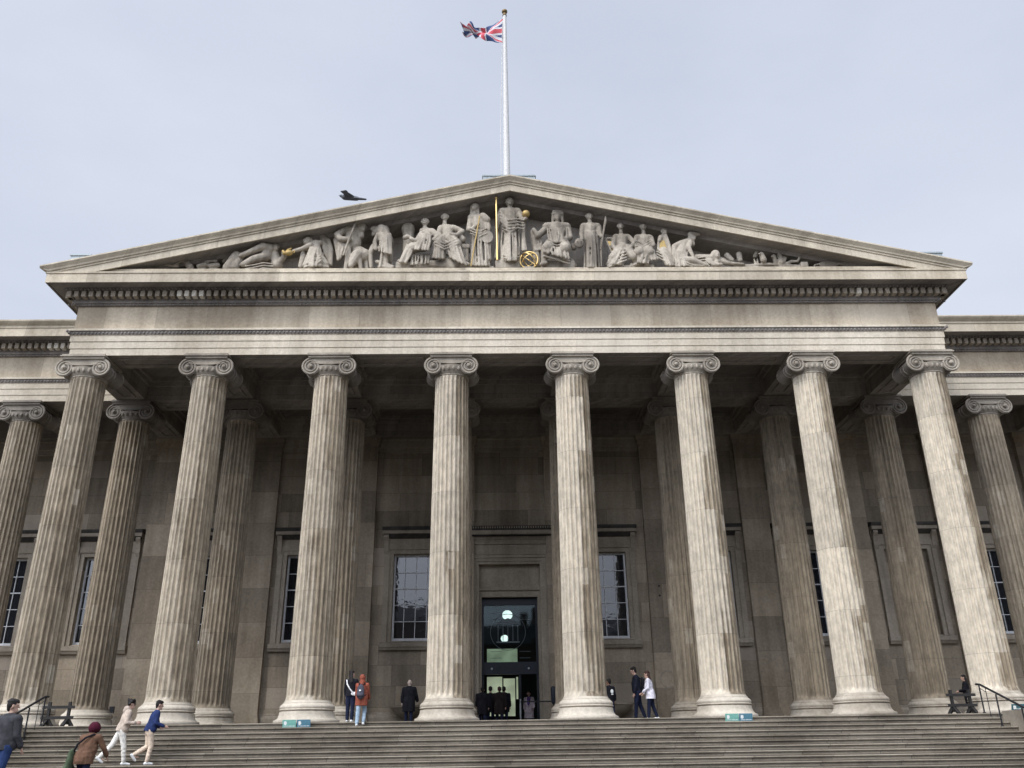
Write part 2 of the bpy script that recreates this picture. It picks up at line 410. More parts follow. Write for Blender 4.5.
def base_mesh(mat):
    mb = MB()
    prof = [(1.13, 0), (1.15, .02), (1.155, .07), (1.13, .12)]
    prof += [(1.13-.17*math.sin(math.pi/2*i/6), .12+.25*(1-math.cos(math.pi/2*i/6))) for i in range(1, 7)]
    prof += [(.955, .395), (.91, .40), (.91, .43), (.965, .435), (.975, .455), (.965, .475), (.945, .48)]
    prof += [(.945+.05*math.sin(math.pi*i/7)-.07*i/7, .48+.17*i/7) for i in range(1, 8)]
    prof += [(.86, .66), (.86, .69), (.82, .71), (.80, .76), (.5, .77)]
    mb.lathe(prof, 64); return mb.mesh('base', mat, 40)
def capital_mesh(mat):
    mb = MB(); zr = 13.49; ex = .72; Rv = .385; yf = .74
    prof = []                                             # bolsters: pinched rolls running front to back
    for i in range(13):
        y = (-yf+2*yf*i/12)*.93; k = abs(y)/yf/.93; prof.append((Rv-.01-.11*(1-k**2.2), y))
    for sx in (-1, 1):
        mb.cur = 1; mb.lathe(prof, 28, 'y', (sx*ex, 0, zr))
        for k in (-.12, .12): mb.lathe([(.265, k-.03), (.3, k-.02), (.3, k+.02), (.265, k+.03)], 28, 'y', (sx*ex, 0, zr))
        mb.cur = 0
        for sy in (-1, 1):                                # spiral ridge and eye on both faces
            pts = []; rad = []
            for i in range(66):
                t = i/65; th = math.pi/2-sx*(-1)*0 + t*2*math.pi*2.6; r = (Rv-.02)*(1-t)**.8*.86+.05
                a = math.pi/2+sx*(t*2*math.pi*2.6)*-1
                pts.append((sx*ex+r*math.cos(a), sy*(yf-.04), zr+r*math.sin(a))); rad.append(.05-.026*t)
            mb.tube(pts, rad, 6)
            mb.ball((sx*ex, sy*yf, zr), .085, 1, 1, 1, 10)
    top, bot = [], []                                     # canalis: the sagging band joining the scrolls
    for i in range(17):
        x = -ex+2*ex*i/16; k = 1-(x/ex)**2
        top.append((x, zr+.375-.02*k)); bot.append((x, zr+.17-.07*k))
    mb.prism(top+bot[::-1], -yf+.03, yf-.03)
    for sy in (-1, 1):
        mb.tube([(x, sy*(yf-.02), z) for x, z in top], .03, 6); mb.tube([(x, sy*(yf-.02), z) for x, z in bot], .024, 6)
    mb.lathe([(.66, 13.1), (.7, 13.12), (.7, 13.15), (.68, 13.17), (.7, 13.19), (.77, 13.3), (.83, 13.42), (.84, 13.5), (.7, 13.55)], 48)
    for i in range(24):                                   # eggs under the band
        a = 2*math.pi*(i+.5)/24
        if abs(math.cos(a)) < .86: mb.ball((.8*math.cos(a), .8*math.sin(a), 13.36), .075, .8, .8, 1.35, 8)
    mb.box(-.84, .84, -.8, .8, zr+.36, zr+.45); mb.box(-.9, .9, -.86, .86, zr+.45, zr+.5); mb.box(-.86, .86, -.82, .82, zr+.5, ZB-.002)
    for i in range(17):
        for sy in (-1, 1): mb.ball((-.83+1.66*i/16, sy*.83, zr+.47), .04, 1, 1, 1.1, 6)
    return mb.mesh('capital', [mat, M['capr']], 38)
SH, SHR, BA, CA = shaft_mesh(M['shaft']), shaft_mesh(M['shaft_rear']), base_mesh(M['base']), capital_mesh(M['cap'])
c0 = link('column', SH, B, (-3.5*S, 0, 0)); link('base', BA, c0); link('capital', CA, c0)
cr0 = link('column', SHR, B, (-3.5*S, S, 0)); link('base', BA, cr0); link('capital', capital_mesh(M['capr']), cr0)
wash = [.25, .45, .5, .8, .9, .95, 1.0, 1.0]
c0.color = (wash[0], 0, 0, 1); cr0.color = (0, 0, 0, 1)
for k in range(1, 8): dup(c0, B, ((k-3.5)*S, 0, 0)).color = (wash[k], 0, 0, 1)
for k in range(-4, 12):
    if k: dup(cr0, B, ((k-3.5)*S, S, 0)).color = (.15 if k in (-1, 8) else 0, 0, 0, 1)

# --- entablature carried round portico and wings
WX, PX, PY = 40.0, 18.0, -.65
path = [(-WX, S-.65), (-PX, S-.65), (-PX, PY), (PX, PY), (PX, S-.65), (WX, S-.65)]
prof = [(-1.3, 17.36), (-1.3, ZB), (0, ZB), (0, 14.345), (.03, 14.36), (.03, 14.645), (.06, 14.66), (.06, 14.93), (.09, 14.94), (.13, 15.09), (.18, 15.10), (.18, 15.19), (.02, 15.26),
        (0, 15.27), (0, 16.28), (.1, 16.29), (.1, 16.36), (.16, 16.37), (.16, 16.80), (.24, 16.82), (.44, 16.84), (.5, 16.92), (.96, 16.93), (.96, 16.885), (1.02, 16.88), (1.02, 17.27), (1.06, 17.29), (1.06, 17.36)]
mt = []
for i in range(len(prof)):
    z = (prof[i][1]+prof[(i+1) % len(prof)][1])/2; o = prof[i][0]
    if i in (0, 1): mt.append(3)
    elif z < 14.94: mt.append(0)
    elif z < 15.1: mt.append(2)
    elif z < 15.27: mt.append(0)
    elif z < 16.285: mt.append(1)
    elif z < 16.94 and i < 24: mt.append(2)
    else: mt.append(4)
eb = MB(); eb.sweep(path, prof, mt)
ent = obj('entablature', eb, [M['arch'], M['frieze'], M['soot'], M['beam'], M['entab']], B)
def along(a, b, pitch, off):
    a = Vector((*a, 0)); b = Vector((*b, 0)); d = (b-a); n_ = Vector((d.y, -d.x, 0)).normalized(); Ln = d.length; d.normalize()
    k = int(Ln/pitch); p0 = (Ln-(k-1)*pitch)/2
    for i in range(k): yield a+d*(p0+i*pitch)+n_*off, d, n_
o1 = .44
runs = [((-WX, S-.65), (-PX-.5, S-.65)), ((-PX, S-1.1), (-PX, PY-.45)), ((-PX-.45, PY), (PX+.45, PY)), ((PX, PY-.45), (PX, S-1.1)), ((PX+.5, S-.65), (WX, S-.65))]
new_x = [(-13.85, -12.75), (14.55, 14.8)]
for ri, (a, b) in enumerate(runs):
    dn = MB(); eg = MB()
    for p, d, n_ in along(a, b, .302, .16):
        q = p+n_*.3
        lo = Vector((min(p.x, q.x), min(p.y, q.y), 0)); hi = Vector((max(p.x, q.x), max(p.y, q.y), 0))
        wd = Vector((abs(d.x), abs(d.y), 0))*.088
        dn.cur = 1 if ri == 2 and any(u < p.x < v for u, v in new_x) else (1 if ri == 0 and -21.4 < p.x < -20.7 else 0)
        dn.box(lo.x-wd.x, hi.x+wd.x, lo.y-wd.y, hi.y+wd.y, 16.53, 16.79)
    for zz, off, rr, pi_ in ((15.02, .1, .055, .15), (16.325, .1, .04, .15), (16.87, .47, .05, .15)):
        for p, d, n_ in along(a, b, pi_, off):
            if zz < 16 and (abs(p.x) > PX+.14 and ri == 2): continue
            eg.ball((p.x, p.y, zz), rr, 1, 1, 1.3, 6)
    obj('dentil_course', dn, [M['trim'], M['newstone']], ent)
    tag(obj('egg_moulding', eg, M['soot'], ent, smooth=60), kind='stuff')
# eaves gutter moulding over wings and returns
sp = [(.9, 17.36), (1.05, 17.362), (1.07, 17.40), (1.1, 17.42), (1.2, 17.5), (1.25, 17.56), (1.25, 17.62), (.7, 17.66), (-1.0, 17.66), (-1.0, 17.36)]
for pth in ([(-WX, S-.65), (-PX, S-.65), (-PX, PY-.6)], [(PX, PY-.6), (PX, S-.65), (WX, S-.65)]):
    sb = MB(); sb.sweep(pth, sp); obj('eaves_moulding', sb, M['entab'], B)

# --- pediment
SL = .2312
pd = MB()
sec = [  # (outward offset from the frieze face, height below the apex line)
    (1.25, 0), (1.25, -.06), (1.2, -.11), (1.12, -.19), (1.1, -.25), (1.045, -.27), (1.045, -.335), (1.0, -.35), (1.0, -.655), (.95, -.66), (.95, -.60), (.35, -.60), (.28, -.75), (-1.5, -.75), (-1.5, 0)]
for s in (-1, 1):
    ends = (0, s*19.25)
    vs = []
    for x in ends:
        for e, h in sec:
            xx = x
            if x and e < 1.2: xx = s*(18.95 if e > .96 or h > -.3 else 18.2)
            vs.append((xx, PY-e, 22.0-SL*abs(xx)+h))
    n = len(sec)
    pd.add(vs, [(j, j+n, (j+1) % n+n, (j+1) % n) for j in range(n)]+[tuple(range(n, 2*n))])
    for q in range(9, 13): pd.mi[-(n+1)+q] = 1
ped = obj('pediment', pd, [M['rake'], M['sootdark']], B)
t = MB(); t.prism([(-17.6, 17.3), (17.6, 17.3), (0, 21.6)], .1, .5); obj('tympanum', t, M['tymp'], ped)
lg = MB(); lg.prism([(PY-.98, 17.362), (PY-.95, 17.40), (PY-.86, 17.41), (PY-.86, 17.585), (.095, 17.6), (.095, 17.362)], -17.2, 17.2, 'yz'); obj('pediment_floor', lg, M['entab'], ped)
rf = MB()
for s in (-1, 1):
    rf.add([(0, -1.86, 21.985), (s*19.2, -1.86, 21.985-SL*19.2), (s*19.2, 14, 21.985-SL*19.2), (0, 14, 21.985)], [(0, 1, 2, 3)])
rf.box(-WX, -PX-.2, S, 14, 17.4, 17.64); rf.box(PX+.2, WX, S, 14, 17.4, 17.64)
rf.add([(-PX, 13.9, 16), (PX, 13.9, 16), (PX, 13.9, 17.6), (0, 13.9, 21.9), (-PX, 13.9, 17.6)], [(0, 1, 2, 3, 4)])
obj('roof', rf, M['lead'], B)
for x0, x1, z0, z1 in ((-1.17, 1.15, 21.3, 22.7), (-18.62, -17.8, 17.2, 18.66), (17.74, 18.66, 17.2, 18.64)):
    a = MB(); a.box(x0, x1, -.9, .6, z0, z1-.06); a.box(x0-.04, x1+.04, -.94, .64, z1-.06, z1); obj('acroterion_block', a, M['lead'], B)

# --- ceiling: grid of beams with sunk soffit panels
ZC = 15.08
bm_ = MB()
def soffit_frame(mb, x0, x1, y0, y1, z):
    t_, h = .13, .055
    mb.box(x0, x1, y0, y0+t_, z-h, z-.002); mb.box(x0, x1, y1-t_, y1, z-h, z-.002)
    mb.box(x0, x0+t_, y0+t_, y1-t_, z-h, z-.002); mb.box(x1-t_, x1, y0+t_, y1-t_, z-h, z-.002)
bm_.box(-PX+1.31, PX-1.31, S-.65, S+.65, ZB+.003, ZC)
for k in range(8):
    x = (k-3.5)*S
    if 0 < k < 7: bm_.box(x-.6, x+.6, .652, S-.652, ZB+.02, ZC)
    bm_.box(x-.6, x+.6, S+.652, 9.4, ZB+.02, ZC)
bm_.box(-WX, WX, 9.4, YW, ZB+.012, ZC)
for k in list(range(-4, 0))+list(range(8, 12)): bm_.box((k-3.5)*S-.6, (k-3.5)*S+.6, S+.652, 9.4, ZB+.02, ZC)
for k in range(7):
    x0, x1 = (k-3.5)*S+1.15, (k-2.5)*S-1.15
    for y in (0, S): soffit_frame(bm_, x0, x1, y-.36, y+.36, ZB+(.002 if y == 0 else .004))
for k in range(8):
    x = (k-3.5)*S; soffit_frame(bm_, x-.34, x+.34, 1.15, S-1.15, ZB+(.002 if k in (0, 7) else .021)); soffit_frame(bm_, x-.34, x+.34, S+1.15, 9.2, ZB+.021)
for k in range(7):                # stepped mouldings round each coffer
    x0, x1 = (k-3.5)*S+.6, (k-2.5)*S-.6
    for y0, y1 in ((.65, S-.65), (S+.65, 9.4)):
        for a, zz in ((.14, 14.72), (.26, 14.92)):
            bm_.box(x0+.004, x1-.004, y1-a, y1-.003, zz, ZC-.002); bm_.box(x0+.004, x1-.004, y0+.003, y0+a, zz, ZC-.002)
            bm_.box(x0+.005, x0+a, y0+a, y1-a, zz+.003, ZC-.002); bm_.box(x1-a, x1-.005, y0+a, y1-a, zz+.003, ZC-.002)
cb = MB(); cb.box(-PX+.9, PX-.9, -.5, S, ZC+.001, ZC+.25); cb.box(-WX, WX, S, YW+.5, ZC+.002, ZC+.26)
ceiling = obj('ceiling', cb, M['ceil'], B); obj('ceiling_beams', bm_, M['beam'], ceiling)

# --- wall with window and door openings
WC = [4.64]+[S*k for k in (2, 3, 4, 5, 6, 7)]; WC = sorted([-x for x in WC]+WC)
WH, WZ0, WZ1 = 1.1, 3.9, 8.05
DX0, DX1, DZ = -1.55, 1.45, 5.94
wl = MB(); openings = sorted([(x-WH, x+WH, WZ0, WZ1) for x in WC]+[(DX0, DX1, 0.0, 7.5)])
def wallbox(x0, x1, z0, z1): wl.add([(x0, YW, z0), (x1, YW, z0), (x1, YW, z1), (x0, YW, z1)], [(0, 1, 2, 3)])
x = -WX
for x0, x1, z0, z1 in openings:
    wallbox(x, x0, 0, ZC)
    if z0 > 0: wallbox(x0, x1, 0, z0)
    wallbox(x0, x1, z1, ZC)
    wl.add([(x0, YW, z0), (x0, YW+.45, z0), (x0, YW+.45, z1), (x0, YW, z1)], [(0, 1, 2, 3)])
    wl.add([(x1, YW, z0), (x1, YW+.45, z0), (x1, YW+.45, z1), (x1, YW, z1)], [(0, 1, 2, 3)])
    wl.add([(x0, YW, z1), (x0, YW+.45, z1), (x1, YW+.45, z1), (x1, YW, z1)], [(0, 1, 2, 3)])
    if z0 > 0: wl.add([(x0, YW, z0), (x0, YW+.45, z0), (x1, YW+.45, z0), (x1, YW, z0)], [(0, 1, 2, 3)])
    x = x1
wallbox(x, WX, 0, ZC)
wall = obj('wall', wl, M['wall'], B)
bd = MB()
for a, b in ((-WX, -1.92), (1.92, WX)):     # skirting course and the string course under the ceiling
    bd.prism([(YW-.003, 0), (YW-.14, 0), (YW-.14, .5), (YW-.1, .58), (YW-.05, .62), (YW-.05, .7), (YW-.003, .72)], a, b, 'yz')
bd.prism([(YW-.003, 13.3), (YW-.06, 13.32), (YW-.06, 13.55), (YW-.12, 13.6), (YW-.12, 13.95), (YW-.2, 14.0), (YW-.2, 14.04), (YW-.003, 14.04)], -WX, WX, 'yz')
obj('string_course', bd, M['trim'], wall)
pm = MB(); pw = .69
pm.box(-pw, pw, -.3, -.003, .7, 13.3); pm.box(-pw-.1, pw+.1, -.42, -.003, .004, .42); pm.box(-pw-.06, pw+.06, -.38, -.003, .42, .56); pm.box(-pw-.03, pw+.03, -.34, -.003, .56, .7)
pm.box(-pw-.03, pw+.03, -.34, -.003, 13.3, 13.42); pm.box(-pw, pw, -.31, -.003, 13.42, 13.6); pm.box(-pw-.06, pw+.06, -.38, -.003, 13.6, 13.8); pm.box(-pw-.12, pw+.12, -.46, -.003, 13.8, ZB)
PMe = pm.mesh('pilaster', M['wallwarm'])
for k in range(-3, 11):
    if k in (3, 4): continue
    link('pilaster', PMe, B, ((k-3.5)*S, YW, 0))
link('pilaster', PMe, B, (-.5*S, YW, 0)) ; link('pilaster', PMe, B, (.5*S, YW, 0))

fm = MB(); yf = .28            # sash frame, glazing bars
fm.box(-WH, -WH+.09, yf-.05, yf+.05, WZ0+.14, WZ1-.09); fm.box(WH-.09, WH, yf-.05, yf+.05, WZ0+.14, WZ1-.09)
fm.box(-WH, WH, yf-.055, yf+.055, WZ0, WZ0+.14); fm.box(-WH, WH, yf-.055, yf+.055, WZ1-.09, WZ1)
for i in range(1, 4): fm.box(-WH+i*.55-.016, -WH+i*.55+.016, yf-.03, yf+.02, WZ0+.142, WZ1-.092)
for i in range(1, 5):
    z = WZ0+.14+(WZ1-WZ0-.23)*i/5; hh = .028 if i == 3 else .016
    fm.box(-WH+.092, WH-.092, yf-.028, yf+.018, z-hh, z+hh)
gm = MB(); gm.box(-WH+.05, WH-.05, yf+.022, yf+.03, WZ0+.05, WZ1-.05)
tm = MB(); a = .5
for q, (w0, dpt) in enumerate(((0.0, .08), (.2, .14))):    # two-step architrave round the opening
    w1 = w0+.2 if q == 0 else .46
    for s in (-1, 1):
        xx = sorted((s*(WH+w0), s*(WH+w1))); tm.box(xx[0], xx[1], -dpt, -.003, WZ0-.1, WZ1+w1)
    tm.box(-WH-w0, WH+w0, -dpt+.002, -.003, WZ1+w0, WZ1+w1-.002)
tm.box(-WH-.5, WH+.5, -.1, -.003, WZ1+.462, 8.83)
sm_ = MB(); sm_.prism([(-.003, 3.47), (-.16, 3.47), (-.2, 3.55), (-.26, 3.62), (-.26, 3.8), (-.003, 3.86)], -WH-.52, WH+.52, 'yz')
hm = MB(); hm.prism([(-.003, 8.78), (-.14, 8.8), (-.16, 8.95), (-.42, 9.0), (-.42, 9.16), (-.003, 9.16)], -WH-.56, WH+.56, 'yz')
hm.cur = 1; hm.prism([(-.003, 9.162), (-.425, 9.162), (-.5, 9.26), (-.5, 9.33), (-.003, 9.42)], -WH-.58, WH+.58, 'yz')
hm.prism([(-.145, 8.80), (-.4, 8.99), (-.16, 8.945)], -WH-.5, WH+.5, 'yz'); hm.cur = 0  # dark wedge paints in the shadow band beneath the hood
for s in (-1, 1):              # scroll brackets carrying the hood
    hm.prism([(-.1, 8.98), (-.36, 8.96), (-.38, 8.84), (-.26, 8.66), (-.2, 8.4), (-.22, 8.2), (-.15, 8.04), (-.1, 8.04)], s*(WH+.38)-.11, s*(WH+.38)+.11, 'yz')
rb = MB(); rb.box(-WH-.3, WH+.3, .9, 1.0, WZ0-.3, WZ1+.3)
w0 = None
gb_ = MB(); gb_.box(-WH+.003, WH-.003, .2, .3, WZ0+.003, WZ1-.003); gmb = gb_.mesh('blind_panel', M['wall'])
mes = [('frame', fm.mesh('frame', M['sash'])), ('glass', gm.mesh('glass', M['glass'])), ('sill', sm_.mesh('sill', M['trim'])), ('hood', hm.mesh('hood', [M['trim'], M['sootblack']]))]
for x in WC:
    o = link('window', tm.mesh('window', M['trim']) if w0 is None else w0.data, B, (x, YW, 0))
    if w0 is None: w0 = o
    for nme, me in mes:
        if abs(x-4*S) < .1 and nme in ('frame', 'glass'):
            if nme == 'frame': link('blind_panel', gmb, o)
            continue
        link(nme, me, o)

# --- doorway
dm = MB()
for q, (w0_, w1_, dp) in enumerate(((0, .13, .05), (.13, .3, .1), (.3, .44, .16))):
    dm.box(DX0-w1_, DX0-w0_, YW-dp, YW-.003, .002, 7.5+w1_); dm.box(DX1+w0_, DX1+w1_, YW-dp, YW-.003, .002, 7.5+w1_)
    dm.box(DX0-w0_, DX1+w0_, YW-dp+.002, YW-.003, 7.5+w0_, 7.5+w1_-.002)
dm.box(DX0-.7, DX1+.7, YW-.1, YW-.003, 7.96, 8.45)
dm.prism([(YW-.003, 8.45), (YW-.14, 8.47), (YW-.18, 8.6), (YW-.2, 8.62), (YW-.2, 8.85), (YW-.5, 8.9), (YW-.5, 9.1), (YW-.003, 9.1)], DX0-.9, DX1+.9, 'yz')
dm.cur = 1; dm.prism([(YW-.003, 9.102), (YW-.505, 9.102), (YW-.6, 9.24), (YW-.6, 9.3), (YW-.003, 9.42)], DX0-.92, DX1+.92, 'yz'); dm.box(DX0-.88, DX1+.88, YW-.46, YW-.205, 8.852, 8.88); dm.cur = 0  # sooty top moulding; thin dark box paints in the shade below the cornice
for i in range(34): dm.box(DX0-.84+i*.14, DX0-.84+i*.14+.08, YW-.28, YW-.202, 8.68, 8.84)
for i in range(40): dm.ball((DX0-.85+i*.119, YW-.56, 9.24), .05, 1, 1, 1.4, 6)
dm.box(DX0+.002, DX1-.002, YW+.3, YW+.448, 6.42, 7.498)          # sunk panel
dm.box(DX0+.002, DX1-.002, YW+.1, YW+.446, 6.25, 6.42)
dm.box(DX0+.002, DX1-.002, YW+.2, YW+.446, 5.94, 6.25)
dm.box(DX0+.002, DX0+.14, YW+.2, YW+.446, .002, 5.94); dm.box(DX1-.14, DX1-.002, YW+.2, YW+.446, .002, 5.94)
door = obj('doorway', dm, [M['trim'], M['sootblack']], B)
YD = YW+.5; ix0, ix1 = DX0+.14, DX1-.14
fr = MB()
fr.box(ix0, ix0+.1, YD, YD+.12, 0.003, 5.94); fr.box(ix1-.1, ix1, YD, YD+.12, .003, 5.94)
fr.box(ix0+.1, ix1-.1, YD, YD+.12, 5.58, 5.94); fr.box(ix0+.1, ix1-.1, YD-.03, YD+.15, 2.36, 2.92)
fr.box(.36, .46, YD+.02, YD+.1, .003, 2.36)
obj('door_frame', fr, M['navy'], door)
gp = NT('clear_door_glass'); 
tr = gp.n('ShaderNodeBsdfTransparent'); gl = gp.n('ShaderNodeBsdfGlossy'); gl.inputs['Roughness'].default_value = .03; gl.inputs['Color'].default_value = (.5, .57, .6, 1)
fz = gp.n('ShaderNodeFresnel'); fz.inputs['IOR'].default_value = 1.5; ms = gp.n('ShaderNodeMixShader')
tr.inputs['Color'].default_value = (.72, .8, .79, 1)
gp.t.links.new(fz.outputs[0], ms.inputs[0]); gp.t.links.new(tr.outputs[0], ms.inputs[1]); gp.t.links.new(gl.outputs[0], ms.inputs[2])
gp.t.links.new(ms.outputs[0], gp.t.nodes['Material Output'].inputs['Surface'])
pn = MB(); pn.box(ix0+.1, ix1-.1, YD+.05, YD+.07, 2.92, 5.58); obj('fanlight_glass', pn, gp.m, door)
bt = MB()
for x_ in (-.93, .83): bt.ball((x_, YD-.04, 2.62), .05, 1, .6, 1, 8)
obj('frame_light', bt, M['boltm'], door)
em = MB(); ec = (-.14, YD+.04, 4.32)                              # round temple emblem etched on the glass
em.tube([(ec[0]+.85*math.cos(2*math.pi*i/48), ec[1], ec[2]+.85*math.sin(2*math.pi*i/48)) for i in range(48)], .015, 6, True)
for x_ in (-.48, -.24, 0, .24, .48): em.box(ec[0]+x_-.016, ec[0]+x_+.016, ec[1]-.006, ec[1]+.006, ec[2]-.42, ec[2]+.34)
em.box(ec[0]-.56, ec[0]+.56, ec[1]-.006, ec[1]+.006, ec[2]-.5, ec[2]-.44); em.box(ec[0]-.56, ec[0]+.56, ec[1]-.006, ec[1]+.006, ec[2]+.36, ec[2]+.44)
em.prism([(ec[0]-.56, ec[2]+.46), (ec[0]+.56, ec[2]+.46), (ec[0], ec[2]+.66)], ec[1]-.006, ec[1]+.006)
for x_ in (-.85, -.6, .55, .8):
    for zz in (3.1, 3.4, 4.9, 5.2): em.box(x_-.14, x_+.14, ec[1]-.004, ec[1]+.004, zz, zz+.02)
obj('etched_emblem', em, M['etch'], door)
# entrance hall behind the doors
hb = MB(); hy0, hy1 = YW+.66, 21
for f in ([(-7, hy1, 0), (7, hy1, 0), (7, hy1, 8), (-7, hy1, 8)], [(-7, hy0, 0), (-7, hy1, 0), (-7, hy1, 8), (-7, hy0, 8)], [(7, hy0, 0), (7, hy1, 0), (7, hy1, 8), (7, hy0, 8)],
          [(-7, hy0, 8), (7, hy0, 8), (7, hy1, 8), (-7, hy1, 8)], [(-7, hy0, .004), (7, hy0, .004), (7, hy1, .004), (-7, hy1, .004)]): hb.add(f, [(0, 1, 2, 3)])
for s in (-1, 1):
    x0, x1 = (DX0, -7) if s < 0 else (DX1, 7); hb.add([(x0, hy0, 0), (x1, hy0, 0), (x1, hy0, 8), (x0, hy0, 8)], [(0, 1, 2, 3)])
hb.add([(DX0, hy0, DZ), (DX1, hy0, DZ), (DX1, hy0, 8), (DX0, hy0, 8)], [(0, 1, 2, 3)])
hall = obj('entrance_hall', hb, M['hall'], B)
gy = 16.0
def gpt(x, y): p = at(x, y, gy); return p
gq = MB()
for (xa, ya, xb, yb) in ((487, 649, 517.5, 662.5), (487, 677, 502.5, 716), (503.5, 678.5, 515.5, 716), (516.2, 677, 518.3, 699)):
    p, q = gpt(xa, ya), gpt(xb, yb); gq.box(p.x, q.x, gy, gy+.05, max(q.z, .02), p.z)
obj('lit_glazing', gq, M['green'], hall)
lamp0 = None
for (x_, y_, r_, lb) in ((507.3, 615, .27, 'upper round white lamp glowing behind the glass above the museum door'), (504.6, 638.5, .2, 'lower round white lamp glowing in the emblem on the door glass')):
    p = at(x_, y_, 13.0); t_ = thing('pendant_lamp', lb, 'lamp', p, group='hall lamps behind the door')
    a = MB(); a.ball((0, 0, 0), r_, 1, 1, .9, 16); obj('globe', a, M['lamp'], t_, smooth=60)
    a = MB(); a.tube([(0, 0, r_*.85), (0, 0, 8-p.z)], .015, 6); obj('rod', a, M['iron'], t_)

# ------------------------------------------------------------------ flagpole and flag
YP = 5.0
fp = thing('flagpole', 'tall white flagpole rising behind the apex of the pediment', 'flagpole', (0.0, YP, 21.8))
a = MB(); a.tube([(0, 0, 0), (0, 0, 5), (0, 0, 10), (0, 0, 16.45)], [.19, .185, .15, .1], 16); obj('pole', a, M['pole'], fp, smooth=50)
a = MB(); a.ball((0, 0, 16.72), .17, 1, 1, .85, 14); a.tube([(0, 0, 16.4), (0, 0, 16.6)], [.13, .09], 12); obj('finial', a, M['bronze'], fp, smooth=60)
a = MB(); a.tube([(-.28, -.05, .3), (-.3, -.06, 8), (-.13, -.03, 15.9)], .022, 5); obj('halyard', a, M['pole'], fp)
FLG = [NT('flag_blue').fin((.05, .075, .17), .85), NT('flag_white').fin((.58, .57, .58), .85), NT('flag_red').fin((.52, .09, .11), .85)]
def jack(u, v):      # u along the fly 0..60, v up the hoist 0..30
    x, y = u*60, v*30
    if abs(x-30) < 3 or abs(y-15) < 3: return 2
    if abs(x-30) < 5 or abs(y-15) < 5: return 1
    for sg in (1, -1):
        yy = y if sg > 0 else 30-y
        d = (yy-x/2)*.8944
        if abs(d) < 3:
            t_ = d if (x < 30) else -d
            t_ = t_ if sg > 0 else t_
            if 0 > t_ > -2: return 2
            return 1
    return 0
fl = MB(); NU, NV = 110, 52; vs = []
def lerp_tab(tab, u):
    for (a_, b_), (c_, d_) in zip(tab, tab[1:]):
        if u <= c_: k = (u-a_)/(c_-a_); k = k*k*(3-2*k)*.5+k*.5; return b_+(d_-b_)*k
    return tab[-1][1]
topx = [(0, 505.6), (.25, 495), (.45, 487), (.7, 476), (1, 463.5)]; topy = [(0, 18.5), (.25, 23.6), (.45, 27.2), (.7, 28.2), (1, 26.6)]
boty = [(0, 42.5), (.25, 41.6), (.45, 40.8), (.7, 37.5), (1, 29.2)]
for i in range(NU+1):
    u = i/NU
    for j in range(NV+1):
        v = j/NV; x_ = lerp_tab(topx, u); yt, yb = lerp_tab(topy, u), lerp_tab(boty, u)
        py = yb+(yt-yb)*v
        p = at(x_, py, YP); fold = .3*u*math.sin(2*math.pi*(1.3*u+.8*v))+.2*u*math.sin(2*math.pi*(2.6*u-1.3*v))
        p.z += .1*max(u-.3, 0)*math.sin(2*math.pi*(4*u))*(.2+v*2.2); p.x += .1*u*math.sin(2*math.pi*(1.2*v+u))
        vs.append((p.x-.08, YP+fold, p.z))
fs = []
for i in range(NU):
    for j in range(NV): fs.append((i*(NV+1)+j, (i+1)*(NV+1)+j, (i+1)*(NV+1)+j+1, i*(NV+1)+j+1))
fl.add(vs, fs); fl.mi = [jack((i+.5)/NU, (j+.5)/NV) for i in range(NU) for j in range(NV)]
fo = obj('flag', fl, FLG, smooth=80); tag(fo, 'red, white and blue national flag blowing out to the left of the flagpole', 'flag')
mo = fo.modifiers.new('thick', 'SOLIDIFY'); mo.thickness = .012
